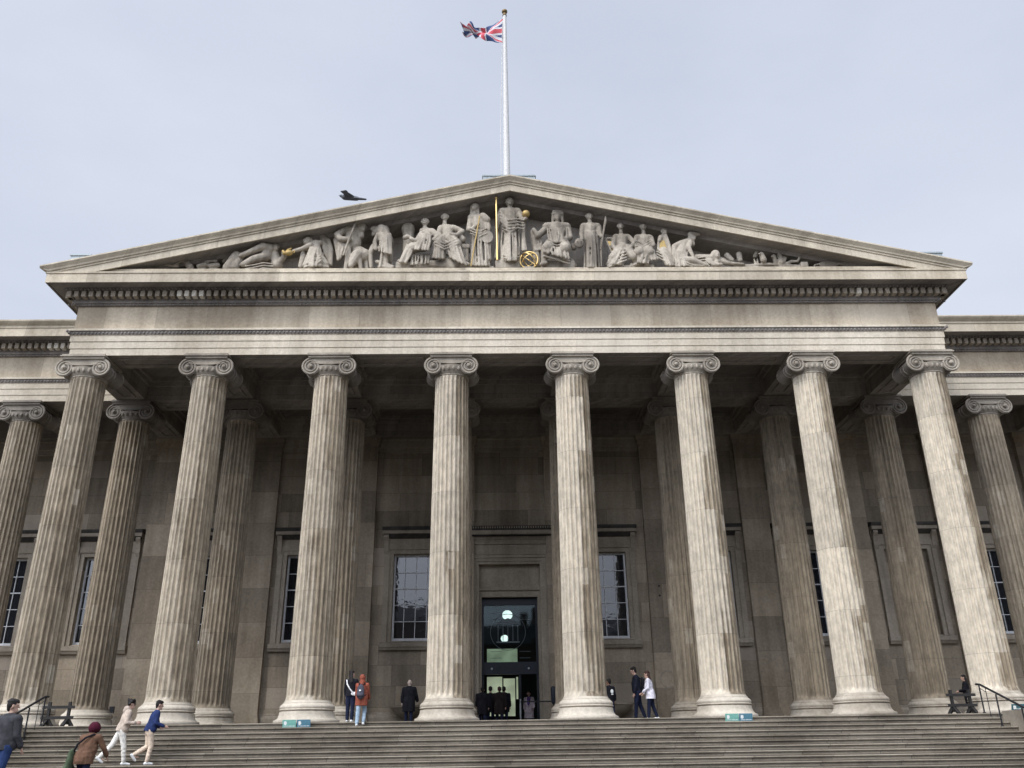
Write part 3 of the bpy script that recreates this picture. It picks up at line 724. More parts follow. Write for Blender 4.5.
#PART2
# ------------------------------------------------------------------ sculptures standing on the pediment floor
YS = -1.02
class Fig:
    """a carved figure laid out in a zoomed view (origin, scale) of the photo, in real depth YS and real thickness"""
    def __init__(s, label, ox, oy, sc_, base=None, yoff=0.0):
        s.ox, s.oy, s.k, s.mb, s.label, s.base, s.y = ox, oy, sc_, MB(), label, base, YS+yoff
        s.extra = []
    def p(s, x, y, d=0.0): return at(s.ox+x/s.k, s.oy+y/s.k, s.y-d)
    def r(s, v): return v/s.k/23.4
    def c(s, x0, y0, r0, x1, y1, r1, d0=0.0, d1=0.0, flat=1.0):
        s.mb.cap(s.p(x0, y0, d0), s.p(x1, y1, d1), s.r(r0), s.r(r1), flat); return s
    def limb(s, pts, r0, r1):
        for i, (a, b) in enumerate(zip(pts, pts[1:])):
            q0 = r0+(r1-r0)*i/(len(pts)-1); q1 = r0+(r1-r0)*(i+1)/(len(pts)-1)
            s.c(a[0], a[1], q0, b[0], b[1], q1, a[2] if len(a) > 2 else 0, b[2] if len(b) > 2 else 0)
        return s
    def head(s, x, y, r, d=.1, look=0, hair='hair'):
        P = s.p(x, y, d); q = s.r(r)
        s.mb.ball(P, q, .82, .9, 1.05); s.mb.cap(P-Vector((0, -.1*q, .8*q)), P-Vector((0, -.1*q, 1.9*q)), q*.5, q*.6)
        f = Vector((look, -1, -.05)).normalized()
        s.mb.cap(P+f*q*.85+Vector((0, 0, .1*q)), P+f*q*1.0-Vector((0, 0, .2*q)), q*.1, q*.16)
        s.mb.ball(P+f*q*.55-Vector((0, 0, .6*q)), q*.42)
        back = P-f*q*.25+Vector((0, 0, .3*q))
        if hair == 'hair':
            for i in range(13): t = i*math.pi/12; s.mb.ball(P-f*q*.1+Vector((math.cos(t)*q*.85, 0, .15*q+math.sin(t)*q*.85)), q*.3)
            s.mb.ball(back, q*.95); s.mb.ball(P-f*q*.9, q*.42)
        elif hair == 'veil': s.mb.ball(back, q*1.12, 1, 1, 1); s.mb.cap(back-Vector((.6*q, 0, 0)), back-Vector((.8*q, 0, 1.7*q)), q*.45, q*.4); s.mb.cap(back+Vector((.6*q, 0, 0)), back+Vector((.8*q, 0, -1.7*q)), q*.45, q*.4)
        elif hair == 'helmet': s.mb.ball(back, q*1.05); s.mb.cap(back+Vector((0, -.5*q, .75*q)), back+Vector((0, .7*q, .7*q)), q*.28, q*.25, .6, (1, 0, 0))
        elif hair == 'cap': s.mb.ball(back+Vector((0, 0, .2*q)), q*1.1, 1.1, 1.1, .75); s.mb.cap(back-f*.2*q+Vector((-q, 0, .1*q)), back+Vector((q, 0, .1*q)), q*.3, q*.3)
        elif hair == 'beard':
            s.mb.ball(back, q*1.05); s.mb.cap(P+f*q*.6-Vector((0, 0, .6*q)), P+f*q*.5-Vector((0, 0, 1.4*q)), q*.5, q*.28)
        return s
    def folds(s, a, b, c, d, n, r, dep=.12, bow=.22, seed=1):
        """n hanging folds of cloth from line a-b to line c-d"""
        rg = random.Random(seed)
        for i in range(n):
            t = (i+.5)/n; jt = t+rg.uniform(-.5, .5)/n
            x0, y0 = a[0]+(b[0]-a[0])*t, a[1]+(b[1]-a[1])*t; x1, y1 = c[0]+(d[0]-c[0])*jt, c[1]+(d[1]-c[1])*jt
            dd = dep+bow*math.sin(math.pi*t); mx_, my_ = (x0+x1)/2+rg.uniform(-.6, .6)*r, (y0+y1)/2
            q = min(.5*math.hypot(b[0]-a[0], b[1]-a[1])/n+2, r*.5)+1; e_ = rg.uniform(.03, .13); s.c(x0, y0, q*.7, mx_, my_, q*rg.uniform(.8, 1), dd, dd+e_); s.c(mx_, my_, q, x1, y1, q*rg.uniform(1, 1.3), dd+e_, dd+e_+rg.uniform(.02, .1))
        return s
    def wrap(s, pts, r, n=4, dep=.3, gap=1.5):
        """bands of cloth following a curve across the body"""
        for j in range(n): s.limb([(x, y+j*r*gap*1.15, dep+.06+.02*j) for x, y in pts], r*.62, r*.5)
        return s
    def body(s, x0, x1, y0, xw, yw, rw, dep=0.05, flat=.75):
        """shoulders x0..x1 at y0, waist xw, yw"""
        xm = (x0+x1)/2; rs = (x1-x0)*.2
        s.c(x0+rs*.7, y0+rs*.5, rs, x1-rs*.7, y0+rs*.5, rs, dep, dep); s.c(xm, y0+rs, (x1-x0)*.36, xw, yw, rw, dep, dep, flat); return s
    def slab(s, x0, y0, x1, y1, d=0.25, t=.3):
        a, b = s.p(x0, y0, d), s.p(x1, y1, d); s.mb.box(min(a.x, b.x), max(a.x, b.x), a.y, a.y+2*d+t*.2, min(a.z, b.z), max(a.z, b.z)); return s
    def part(s, name, fn, mat, smooth=50): s.extra.append((name, fn, mat, smooth)); return s
    def done(s, voxel=.027, smooth=0):
        lo = min(v[2] for v in s.mb.v); xs = [v[0] for v in s.mb.v if v[2] < lo+.35]
        zf = 17.56
        if lo > zf-.02: s.mb.box(min(xs), max(xs), s.y-.06, s.y+.5, zf, min(lo+.04, 17.86))      # its own low plinth
        else: s.mb.v = [(x, y, max(z, zf)) for x, y, z in s.mb.v]
        c = Vector((sum(v[0] for v in s.mb.v)/len(s.mb.v), s.y, zf))
        s.mb.v = [(x-c.x, y-c.y, z-c.z) for x, y, z in s.mb.v]
        o = fuse('statue', s.mb, M['statue'], voxel, None, smooth, c); tag(o, s.label, 'statue', 'carved figures in the pediment')
        for name, fn, mat, sm in s.extra:
            mb = MB(); fn(mb, lambda x, y, d=0.0: s.p(x, y, d)-c, s.r); obj(name, mb, mat, o, smooth=sm)
        return o

Z1, Z2, Z3, Z4, Z5, Z6, Z7 = (160, 210, 8.533), (270, 205, 8.533), (380, 195, 9.6), (460, 185, 8.533), (530, 200, 9.31), (630, 215, 9.31), (720, 235, 8.533)
f = Fig('low carved serpent and broken stones at the left tip of the pediment', *Z1)
f.limb([(-20, 478), (40, 468), (90, 476), (150, 482)], 10, 15).limb([(165, 425), (205, 425), (260, 488)], 22, 30).c(330, 480, 20, 390, 472, 30).c(440, 480, 26, 490, 475, 26).limb([(130, 470), (180, 440)], 14, 18).limb([(390, 440), (480, 435)], 12, 12); f.done()
f = Fig('carved man crawling out from a leaning rock slab, left of the winged figure', *Z1)
f.c(650, 385, 38, 585, 490, 50, .2, .2, .7).c(700, 385, 25, 640, 490, 40, .1, .2).c(585, 400, 26, 550, 440, 22, -.2, -.2)
f.head(985, 322, 36, 0, .7).limb([(930, 330, .1), (880, 310, .25), (800, 345, .3), (690, 390, .3)], 44, 20).limb([(930, 330, 0), (900, 400, .1), (800, 420, .25), (710, 465, .3)], 50, 26)
f.wrap([(960, 460), (880, 452), (800, 470), (730, 480)], 13, 3, .3).c(960, 340, 40, 1000, 470, 50, -.15, -.1).limb([(990, 470), (1060, 400), (1050, 360)], 30, 16); f.done()
f = Fig('kneeling winged carved figure in draped cloth holding out a gilded lamp', *Z2)
f.head(318, 310, 38, .1, -.9).body(330, 440, 310, 400, 440, 55).limb([(345, 340, .2), (270, 375, .25), (200, 392, .2)], 24, 14).c(400, 440, 60, 330, 510, 45, .1, .2).c(400, 450, 55, 470, 510, 40, .1, .1)
f.folds((340, 350), (440, 380), (280, 520), (440, 520), 8, 17, .2, .15, 3).wrap([(290, 510), (370, 480), (440, 420)], 14, 3, .35)
f.limb([(440, 260, -.1), (500, 300, -.12), (525, 380, -.12), (520, 510, -.05)], 22, 16)
for i in range(7): f.c(436+8*i, 270+16*i, 17, 470+9*i, 420+16*i, 12, -.1, -.06)
f.c(285, 420, 26, 255, 520, 18, -.2, -.1).limb([(285, 440), (262, 525)], 30, 20).c(400, 525, 18, 495, 530, 14, .2, .2)
f.part('lamp', lambda mb, p, r: (mb.ball(p(160, 408, .25), r(32), 1.15, .8, .85), mb.cap(p(112, 395, .25), p(122, 412, .25), r(13), r(16)), mb.cap(p(150, 385, .25), p(180, 372, .25), r(10), r(8)), mb.tube([p(190, 400, .25), p(215, 385, .25), p(205, 410, .25)], r(6), 6)), M['dullgold']); f.done()
f = Fig('carved hunter in a flat cap leaning on a long staff beside a ram', *Z2)
f.head(785, 200, 40, .1, .8, 'cap').limb([(735, 215, .05), (660, 205, .15), (575, 255, .2), (600, 290, .3), (680, 292, .35)], 42, 20).c(670, 215, 46, 720, 330, 55, .05, .05, .8).c(745, 230, 40, 735, 340, 45)
f.limb([(660, 350, .1), (668, 430, .2), (645, 545, .15)], 34, 18).limb([(725, 350, 0), (745, 440, 0), (735, 540, 0)], 34, 18).folds((570, 300), (650, 320), (575, 470), (610, 440), 5, 18, .1, .1, 5).c(565, 300, 26, 590, 450, 22, 0, .1)
f.c(770, 400, 48, 800, 430, 62, .1, .05).c(745, 430, 52, 700, 495, 32, .2, .3).c(700, 490, 30, 690, 520, 22, .3, .35).limb([(820, 430), (825, 545)], 30, 16).limb([(760, 450, .2), (775, 545, .2)], 26, 15).c(760, 440, 14, 720, 460, 10, .3, .4)
f.part('staff', lambda mb, p, r: mb.tube([p(732, 145, .42), p(680, 280, .42), p(625, 430, .42)], r(9), 7), M['statue']); f.done()
f = Fig('stooped carved figure bending over a plough, back to the seated women', *Z3)
f.limb([(40, 340, 0), (20, 330, .1), (-25, 360, .1)], 55, 40).c(20, 340, 60, 70, 450, 66, .1, 0).c(60, 440, 66, 55, 520, 60).head(-60, 330, 32, .1, -.9).limb([(-20, 390, .2), (-50, 450, .25), (-40, 520, .3)], 26, 18)
f.folds((-20, 360), (110, 370), (-10, 540), (120, 570), 9, 16, .2, .2, 8).limb([(-60, 500, .1), (-95, 560, .15), (-85, 690, .1)], 34, 18).limb([(55, 540, .2), (55, 700, .2)], 34, 20).limb([(-30, 640, .2), (120, 690, .2)], 18, 20).c(0, 690, 24, 110, 700, 20, .2, .2).limb([(20, 560, .3), (0, 690, .3)], 14, 14).c(95, 540, 34, 100, 640, 20, -.1, -.1); f.done()
f = Fig('carved woman seated by a short column and playing a small harp, left pair', *Z3)
f.head(432, 262, 38, .1, -.2).body(385, 520, 330, 440, 470, 62).limb([(500, 350, .1), (560, 400, .2), (520, 430, .3)], 34, 24).limb([(400, 370, .15), (350, 440, .3), (300, 425, .35)], 28, 18)
f.folds((390, 360), (500, 380), (330, 520), (480, 530), 8, 17, .25, .15, 11).c(430, 490, 55, 310, 510, 50, .1, .25).c(310, 500, 46, 230, 620, 40, .2, .25).folds((250, 470), (330, 500), (180, 640), (260, 650), 5, 18, .3, .1, 12).c(180, 632, 15, 250, 650, 18, .35, .3)
f.c(270, 330, 70, 270, 350, 64, -.3, -.3).c(272, 380, 56, 275, 620, 60, -.3, -.3).limb([(240, 410, .3), (262, 395, .3), (330, 430, .3)], 24, 14).c(285, 610, 36, 480, 610, 36, .05, .05)
f.folds((290, 570), (490, 560), (290, 670), (480, 655), 9, 14, .15, .1, 13).slab(150, 640, 520, 700, .2); f.done()
f = Fig('carved woman with a bare shoulder seated high with crossed draped legs on a rock', *Z3)
f.head(622, 215, 37, .1, -.3).body(565, 725, 300, 650, 410, 52).limb([(710, 315, .1), (790, 350, .15), (740, 385, .3), (680, 378, .35)], 30, 18).limb([(580, 320, .1), (560, 370, .15), (600, 410, .3)], 28, 20)
f.c(600, 430, 55, 560, 470, 50, .1, .35).c(680, 430, 58, 740, 470, 48, .15, .35).folds((520, 430), (640, 440), (510, 600), (620, 610), 7, 19, .3, .15, 14).folds((630, 440), (760, 440), (660, 590), (840, 680), 8, 19, .35, .15, 15).wrap([(530, 430), (620, 470), (740, 420)], 15, 3, .45)
f.c(760, 400, 34, 790, 430, 38, .1, .1).c(540, 590, 46, 820, 640, 40, .05, .1).c(480, 670, 46, 800, 680, 50, .1, .1).c(640, 640, 46, 700, 690, 50, .15, .15).c(850, 665, 18, 800, 650, 20, .3, .3); f.done()
f = Fig('square carved stone pedestal beside the standing painter in the pediment', *Z3)
f.slab(745, 470, 862, 505, .2); f.slab(757, 505, 850, 700, .16); f.c(800, 690, 20, 850, 690, 20); f.done()
f = Fig('standing carved woman with a painter\'s palette and a long gilded staff', *Z4)
f.head(122, 195, 37, .12, -.4, 'veil').body(72, 232, 265, 165, 400, 58).limb([(90, 300, .05), (75, 380, .15), (105, 375, .3), (155, 335, .4)], 27, 17).limb([(222, 295, .05), (245, 370, .15), (225, 430, .25)], 30, 19).c(195, 270, 36, 230, 300, 34, .15, .15)
f.c(165, 400, 66, 165, 660, 72, 0, 0, .8).folds((100, 370), (230, 390), (95, 685), (255, 685), 10, 17, .12, .22, 21).folds((190, 300), (240, 330), (235, 620), (262, 640), 3, 16, .1, .1, 22).wrap([(90, 370), (160, 400), (230, 370)], 13, 3, .3)
f.slab(0, 690, 290, 720, .25)
f.part('palette', lambda mb, p, r: mb.add([p(230+52*math.cos(t*math.pi/12), 440+52*math.sin(t*math.pi/12), d) for d in (.34, .4) for t in range(24)], [tuple(range(24)), tuple(range(24, 48))[::-1]]+[(i, i+24, (i+1) % 24+24, (i+1) % 24) for i in range(24)]), M['statue'])
f.part('gilded_staff', lambda mb, p, r: mb.tube([p(168, 262, .45), p(93, 692, .5)], r(5.5), 7), M['dullgold']); f.done()
f = Fig('tall central carved woman in a crested helmet holding a gilded spear and orb', *Z4)
f.head(425, 150, 40, .12, .05, 'helmet').body(335, 515, 210, 430, 330, 62).limb([(352, 235, .05), (330, 310, .12), (316, 372, .25)], 31, 19).limb([(500, 235, .05), (540, 300, .15), (560, 285, .35)], 30, 18)
f.c(430, 320, 66, 430, 620, 74, 0, 0, .8).folds((360, 330), (500, 330), (355, 645), (512, 640), 11, 17, .12, .24, 31).wrap([(345, 230), (410, 300), (500, 290), (545, 300)], 14, 4, .32, 1.6).wrap([(360, 350), (430, 380), (500, 340)], 14, 2, .33).wrap([(370, 600), (440, 620), (510, 590)], 12, 2, .35)
f.folds((525, 305), (560, 305), (525, 560), (572, 555), 4, 15, .1, .06, 33).folds((320, 250), (345, 260), (298, 620), (325, 625), 3, 15, .0, .05, 34).slab(300, 640, 512, 705, .3, .6)
f.part('gilded_orb', lambda mb, p, r: mb.ball(p(562, 247, .38), r(34), n=18), M['dullgold'])
f.part('gilded_spear', lambda mb, p, r: (mb.tube([p(308, 112, .36), p(318, 640, .36)], r(8.5), 8), mb.ball(p(308, 112, .36), r(12), 1, 1, 1.4)), M['gold']); f.done()
f = Fig('bearded carved man with a white headcloth seated on a throne, right of centre', *Z5)
f.head(255, 165, 36, .12, 0, 'beard').c(215, 130, 18, 300, 130, 18, .15, .15).c(225, 115, 24, 285, 115, 24, .1, .1).c(215, 150, 16, 212, 205, 14, .1, .05).c(298, 150, 16, 302, 205, 14, .1, .05)
f.body(125, 370, 230, 250, 390, 92).limb([(150, 270, .05), (70, 335, .15), (35, 275, .2)], 36, 18).limb([(350, 270, .05), (372, 350, .2), (300, 375, .4)], 38, 22).folds((150, 260), (350, 260), (180, 390), (340, 390), 10, 17, .25, .15, 41)
f.c(200, 410, 62, 160, 450, 54, .1, .5).c(310, 410, 62, 330, 450, 54, .1, .5).c(150, 450, 48, 130, 580, 30, .45, .4).c(330, 450, 48, 320, 545, 34, .45, .4).folds((130, 440), (350, 440), (120, 480), (370, 550), 10, 20, .5, .12, 42).wrap([(130, 470), (240, 500), (370, 545)], 15, 3, .52).wrap([(170, 370), (250, 400), (340, 370)], 14, 3, .45)
f.c(105, 600, 17, 150, 585, 18, .5, .45).c(300, 555, 18, 320, 545, 20, .5, .45).slab(100, 565, 420, 632, .3).limb([(22, 300, 0), (60, 480, 0), (70, 600, 0)], 26, 40).c(410, 610, 26, 390, 560, 16, .1, .1).c(395, 420, 22, 410, 450, 24, .1, .1).folds((60, 330), (110, 340), (50, 470), (110, 460), 3, 16, 0, .05, 43); f.done()
f = Fig('standing carved woman in a long gown holding up a theatre mask', *Z5)
f.head(553, 155, 36, .12, .3).body(475, 650, 228, 560, 310, 60).limb([(490, 250, .05), (478, 320, .12), (485, 370, .25)], 28, 18).limb([(640, 250, .05), (652, 320, .12), (668, 345, .25)], 28, 18)
f.c(565, 310, 58, 575, 600, 66, 0, 0, .8).folds((510, 290), (625, 290), (505, 635), (645, 630), 9, 17, .12, .2, 51).limb([(662, 350, .1), (660, 620, .1)], 10, 12)
def mask(mb, p, r):
    mb.ball(p(458, 402, .35), r(46), .95, .5, 1.15, 14)
    for dx in (-16, 18): mb.ball(p(458+dx, 385, .5), r(9), 1, .6, .7, 8)
f.part('theatre_mask', mask, M['statue'])
f.part('club', lambda mb, p, r: mb.tube([p(704, 150, .3), p(702, 200, .3), p(690, 260, .3), p(658, 460, .3)], [r(6), r(13), r(10), r(6)], 7), M['statue']); f.done()
f = Fig('seated carved woman leaning beside a curved lyre with gilded strings', *Z5)
f.head(843, 250, 33, .1, 0).body(775, 930, 330, 850, 440, 56).limb([(790, 350, .05), (770, 420, .2), (800, 470, .3)], 26, 18).limb([(920, 350, .05), (970, 400, .15), (930, 450, .3)], 28, 18)
f.c(860, 450, 56, 770, 540, 44, .1, .35).c(900, 460, 54, 960, 530, 40, .1, .3).folds((800, 440), (900, 460), (715, 590), (850, 600), 9, 18, .3, .12, 61).wrap([(730, 560), (800, 520), (900, 480)], 15, 4, .4).c(960, 520, 36, 985, 600, 18, .2, .2).c(740, 600, 28, 850, 610, 28, .15, .15)
f.limb([(700, 362, .1), (750, 355, .15), (790, 400, .15), (795, 500, .15)], 11, 12).limb([(702, 365, .1), (740, 440, .1), (775, 515, .1)], 10, 10).slab(720, 605, 1010, 630, .25)
f.part('gilded_strings', lambda mb, p, r: mb.add([p(718, 380, .13), p(760, 385, .13), p(785, 440, .13), p(782, 505, .13), p(745, 450, .13)]+[p(718, 380, .09), p(760, 385, .09), p(785, 440, .09), p(782, 505, .09), p(745, 450, .09)], [(0, 1, 2, 3, 4), (9, 8, 7, 6, 5)]+[(i, i+5, (i+1) % 5+5, (i+1) % 5) for i in range(5)]), M['dullgold'], None); f.done()
f = Fig('carved woman seated facing front between the lyre player and the reclining figure', *Z6)
f.head(122, 115, 33, .1, -.1).body(45, 205, 195, 130, 310, 55).limb([(60, 215, .05), (35, 280, .15), (90, 320, .3)], 27, 18).limb([(195, 215, .05), (215, 280, .15), (170, 310, .3)], 27, 18).c(110, 320, 48, 85, 350, 42, .1, .4).c(160, 320, 48, 185, 350, 42, .1, .4)
f.c(85, 350, 34, 85, 455, 20, .38, .3).c(160, 350, 40, 150, 460, 24, .38, .3).c(40, 465, 13, 80, 455, 16, .4, .3).folds((70, 310), (220, 310), (70, 440), (170, 450), 8, 15, .3, .12, 71).folds((180, 300), (230, 330), (200, 420), (260, 410), 4, 17, .3, .06, 72).wrap([(60, 240), (120, 270), (190, 230)], 13, 3, .25).wrap([(60, 300), (20, 370), (-20, 390)], 14, 2, .2).slab(0, 450, 230, 490, .25); f.done()
f = Fig('slender carved figure with a hand raised behind a harp with a gilded panel', *Z6)
f.head(320, 158, 31, .05, .4).c(300, 215, 36, 320, 350, 44).c(282, 205, 20, 275, 240, 18, .2, .2).folds((260, 320), (350, 350), (330, 460), (410, 470), 7, 18, .2, .12, 81).c(310, 340, 46, 390, 450, 36, .1, .2).limb([(335, 190, .15), (365, 280, .15), (405, 465, .15)], 14, 14).limb([(270, 220, .15), (262, 320, .15), (300, 400, .2)], 13, 13).wrap([(250, 340), (320, 380), (390, 450)], 14, 3, .3).c(370, 470, 16, 410, 470, 16, .3, .3)
f.part('gilded_panel', lambda mb, p, r: mb.add([p(278, 240, .2), p(320, 235, .2), p(345, 320, .2), p(275, 315, .2), p(278, 240, .15), p(320, 235, .15), p(345, 320, .15), p(275, 315, .15)], [(0, 1, 2, 3), (7, 6, 5, 4), (0, 4, 5, 1), (1, 5, 6, 2), (2, 6, 7, 3), (3, 7, 4, 0)]), M['dullgold'], None); f.done()
f = Fig('carved reclining nude propped on one arm with legs draped along the ledge', *Z6)
f.head(580, 212, 36, .1, .8).c(565, 180, 30, 640, 180, 16, .1, .1).limb([(555, 250, .05), (480, 265, .1), (412, 295, .1), (408, 370, .2), (415, 430, .2)], 38, 18).limb([(560, 260, .15), (545, 300, .25), (590, 395, .3)], 28, 16).c(500, 280, 48, 470, 370, 56, .05, .1).c(470, 370, 60, 450, 450, 56, .1, .1)
f.folds((420, 330), (540, 350), (430, 480), (560, 470), 7, 17, .2, .12, 91).limb([(480, 420, .25), (580, 420, .35), (690, 465, .3)], 42, 22).limb([(470, 460, .2), (560, 480, .25), (700, 470, .25)], 30, 22).wrap([(520, 440), (600, 470), (690, 470)], 13, 2, .4); f.done()
f = Fig('carved lion lying with raised head beside the reclining nude', *Z6)
f.ax = 0
f.head(800, 375, 40, .2, .3, 'veil').c(640, 400, 36, 760, 410, 44, .05, .1).c(620, 390, 24, 600, 440, 20, .1, .1).limb([(740, 430, .2), (780, 465, .25), (850, 460, .3)], 26, 16).c(850, 420, 26, 960, 465, 16).limb([(940, 455), (1030, 462)], 16, 9).wrap([(640, 400), (700, 390), (740, 430)], 14, 3, .2)
for i in range(10): f.c(760+7*i, 345+abs(i-5)*9, 14, 755+8*i, 380+abs(i-5)*8, 10, .25, .2)
f.done()
f = Fig('row of small carved animals and birds on rocks, right of the lion', *Z7)
f.limb([(120, 265), (250, 262), (420, 250), (560, 262), (690, 268)], 14, 14).c(355, 165, 22, 372, 215, 28, .05, .1).c(335, 160, 8, 350, 165, 10, .2, .1).limb([(300, 240), (290, 205)], 10, 6).limb([(322, 240), (318, 205)], 9, 6).c(458, 185, 20, 475, 235, 18).c(440, 185, 8, 455, 188, 9, .1, 0).c(505, 160, 18, 520, 235, 28, -.15, 0).limb([(540, 240), (560, 200), (545, 190)], 14, 8).limb([(580, 240), (610, 225), (660, 225), (680, 190)], 16, 9).c(160, 165, 26, 170, 215, 24, -.3, -.2).c(60, 175, 26, 100, 215, 24, -.3, -.2).limb([(0, 225, .1), (60, 240, .1), (200, 250, .1)], 24, 12).c(320, 130, 16, 300, 180, 20, -.3, -.3); f.done()
f = Fig('small square carved block near the right tip of the pediment', *Z7)
f.slab(688, 226, 758, 268, .15); f.done()
f = Fig('long carved crocodile or shell form at the right tip of the pediment', *Z7)
f.limb([(830, 252), (880, 236), (960, 236), (1040, 250)], 10, 12).limb([(860, 258), (1000, 258)], 12, 12).c(820, 255, 10, 800, 260, 7); f.done()
# gilded armillary sphere in front of the plinth
ap = at(460+588/8.533, 185+642/8.533, YS-.3); ar = 76/8.533/23.4
ao = thing('armillary_sphere', 'openwork gilded armillary sphere at the feet of the central statue', 'ornament', (ap.x, ap.y, 17.58)); dz_ = ap.z-17.58
def ring(mb, ax, r_, rr):
    ax = Vector(ax).normalized(); u = ax.orthogonal().normalized(); v = ax.cross(u)
    mb.tube([Vector((0, 0, dz_))+(u*math.cos(i*math.pi/18)+v*math.sin(i*math.pi/18))*r_ for i in range(36)], rr, 7, True)
for nme, ax, r_, rr in (('meridian_ring', (.15, 1, .1), ar, .034), ('tilted_band', (.62, .18, .7), ar*.95, .03), ('horizon_ring', (-.5, .15, .8), ar*.95, .02)):
    mb = MB(); ring(mb, ax, r_, rr); obj(nme, mb, M['gold'], ao, smooth=60)
mb = MB(); mb.ball((0, 0, dz_), ar*.1, n=10); mb.tube([(-ar*.7, 0, dz_+ar*.6), (ar*.7, 0, dz_-ar*.6)], .016, 6); obj('axis', mb, M['gold'], ao, smooth=60)
mb = MB(); mb.box(-.2, .2, -.15, .2, .0, max(dz_-ar, .04)); obj('foot', mb, M['statue'], ao)

# ------------------------------------------------------------------ pigeon gliding past the pediment
bpz = at(352, 198, CC.y+9.6)
mb = MB(); mb.cap((-.1, 0, .0), (.06, 0, .0), .055, .045); mb.cap((-.1, 0, .005), (-.155, 0, .015), .036, .03); mb.cap((-.175, 0, .02), (-.2, 0, .015), .012, .004); mb.cap((.06, 0, 0), (.2, 0, .005), .03, .016, 2.0, (0, 1, 0))
for s_ in (-1, 1): mb.cap((-.04, s_*.02, .035), (-.1, s_*.16, .055), .075, .06, .24, (0, 0, 1)); mb.cap((-.1, s_*.15, .055), (-.06, s_*.32, .05), .06, .02, .24, (0, 0, 1))
tag(fuse('pigeon', mb, plain('pigeon_feather', (.12, .125, .14), .7), .009, None, 2, bpz), 'dark pigeon gliding in front of the left slope of the pediment', 'bird').rotation_euler = (R(24), R(4), R(6)); bpy.data.objects['pigeon'].scale = (.9, .9, .72)

# ------------------------------------------------------------------ things on the steps
def panel(x, label, mat, Yb, zb, tilt=12, wdt=.45, h=.25):
    t_ = thing('floor_sign', label, 'sign', (x, Yb, zb), group='small sign panels leaning on the steps'); t_.rotation_euler = (R(-tilt), 0, 0)
    a = MB(); a.box(-wdt/2, wdt/2, -.012, .012, 0, h); obj('board', a, mat, t_)
    a = MB(); a.prism([(-wdt/2+.05, h-.05), (-wdt/2+.05, h-.15), (-wdt/2+.1, h-.17), (-wdt/2+.15, h-.13), (-wdt/2+.14, h-.06), (-wdt/2+.1, h-.04)], -.016, -.0122)
    for i in range(9): a.box(-wdt/2+.06+.04*i, -wdt/2+.06+.04*i+(.03 if i % 3 else .02), -.016, -.0122, .04, .062)
    obj('print', a, M['whitep'], t_)
panel(-7.66, 'turquoise sign panel on the top step below the third column from the left', M['teal'], YE-.09, -RISE, -14)
panel(-7.18, 'blue sign panel on the top step below the third column from the left', M['blue'], YE-.09, -RISE, -14)
panel(7.25, 'turquoise sign panel on the top step below the third column from the right', M['teal'], YE-.09, -RISE, -14)
panel(7.72, 'blue sign panel on the top step below the third column from the right', M['blue'], YE-.09, -RISE, -14)
panel(16.66, 'dark teal sign panel standing on the side wall at the right end of the steps', M['deepteal'], -2.5, .05, -20, .6, .2)
def trestle(x0, x1, y, label):
    t_ = thing('barrier', label, 'barrier', ((x0+x1)/2, y, 0), group='timber barriers on the portico'); hw = (x1-x0)/2
    for xp in (-hw*.62, hw*.62):
        a = MB(); a.bar((xp, 0, .08), (xp, 0, .82), .09, .09); obj('post', a, M['wood'], t_)
        a = MB(); a.bar((xp-.2, 0, .02), (xp, 0, .3), .07, .07); a.bar((xp+.2, 0, .02), (xp, 0, .3), .07, .07); a.bar((xp, -.3, .02), (xp, 0, .25), .07, .07); a.bar((xp, .3, .02), (xp, 0, .25), .07, .07); obj('foot', a, M['wood'], t_)
    for z_ in (.3, .64): a = MB(); a.box(-hw, hw, -.075, -.05, z_-.045, z_+.05); obj('rail', a, M['wood'], t_)
trestle(-16.5, -15.38, -.45, 'dark timber barrier standing between the left handrail and the second column')
trestle(15.25, 16.3, -.45, 'dark timber barrier standing between the right handrail and the seventh column')
def handrail(s_, label):
    t_ = thing('handrail', label, 'handrail', (s_*16.0, YE, 0), group='iron handrails down the steps')
    sl_ = -RISE/TREAD; a = MB(); pts = [(0, .25, .95), (0, 0, .93)]+[(0, -i*.5, .93+sl_*(i*.5)) for i in range(1, 10)]; a.tube(pts, .036, 10); obj('rail', a, M['iron'], t_, smooth=50)
    for yb in (-.0, -.95, -2.3, -3.7):
        st_ = 0 if yb > -.02 else -RISE*math.ceil(-yb/TREAD); a = MB(); a.tube([(0, yb+.06, st_), (0, yb+.06, .93+sl_*(-yb)-.03)], .026, 8); a.lathe([(.06, 0), (.06, .02), (.03, .04)], 12, c=(0, yb+.06, st_)); obj('post', a, M['iron'], t_, smooth=50)
    a = MB(); a.tube([(-.02*s_, -.35, -.12), (-.02*s_, -.35, .78)], .012, 6); a.tube([(0, .02, .8), (-.02*s_, -.35, .66)], .012, 6); obj('brace', a, M['iron'], t_)
handrail(-1, 'dark iron handrail running down the left end of the steps'); handrail(1, 'dark iron handrail running down the right end of the steps')
def basin(x, label):
    t_ = thing('stone_basin', label, 'basin', (x, YW-.06, 0), group='stone basins under the windows')
    a = MB(); a.lathe([(.16, .004), (.2, .1), (.14, .2), (.2, .36), (.5, .52), (.72, .72), (.8, .86), (.86, .88), (.86, .97), (.74, .97), (.7, .88), (.3, .75), (.001, .72)], 40, c=(0, -.42, 0)); obj('bowl', a, M['wall'], t_, smooth=40)
    a = MB(); a.box(-.42, -.2, -.25, -.02, .97, 1.14); a.box(.1, .3, -.22, -.02, .97, 1.1); obj('carved_rim_block', a, M['trim'], t_)
basin(-4.75, 'grey stone basin under the window left of the door'); basin(4.75, 'grey stone basin under the window right of the door')
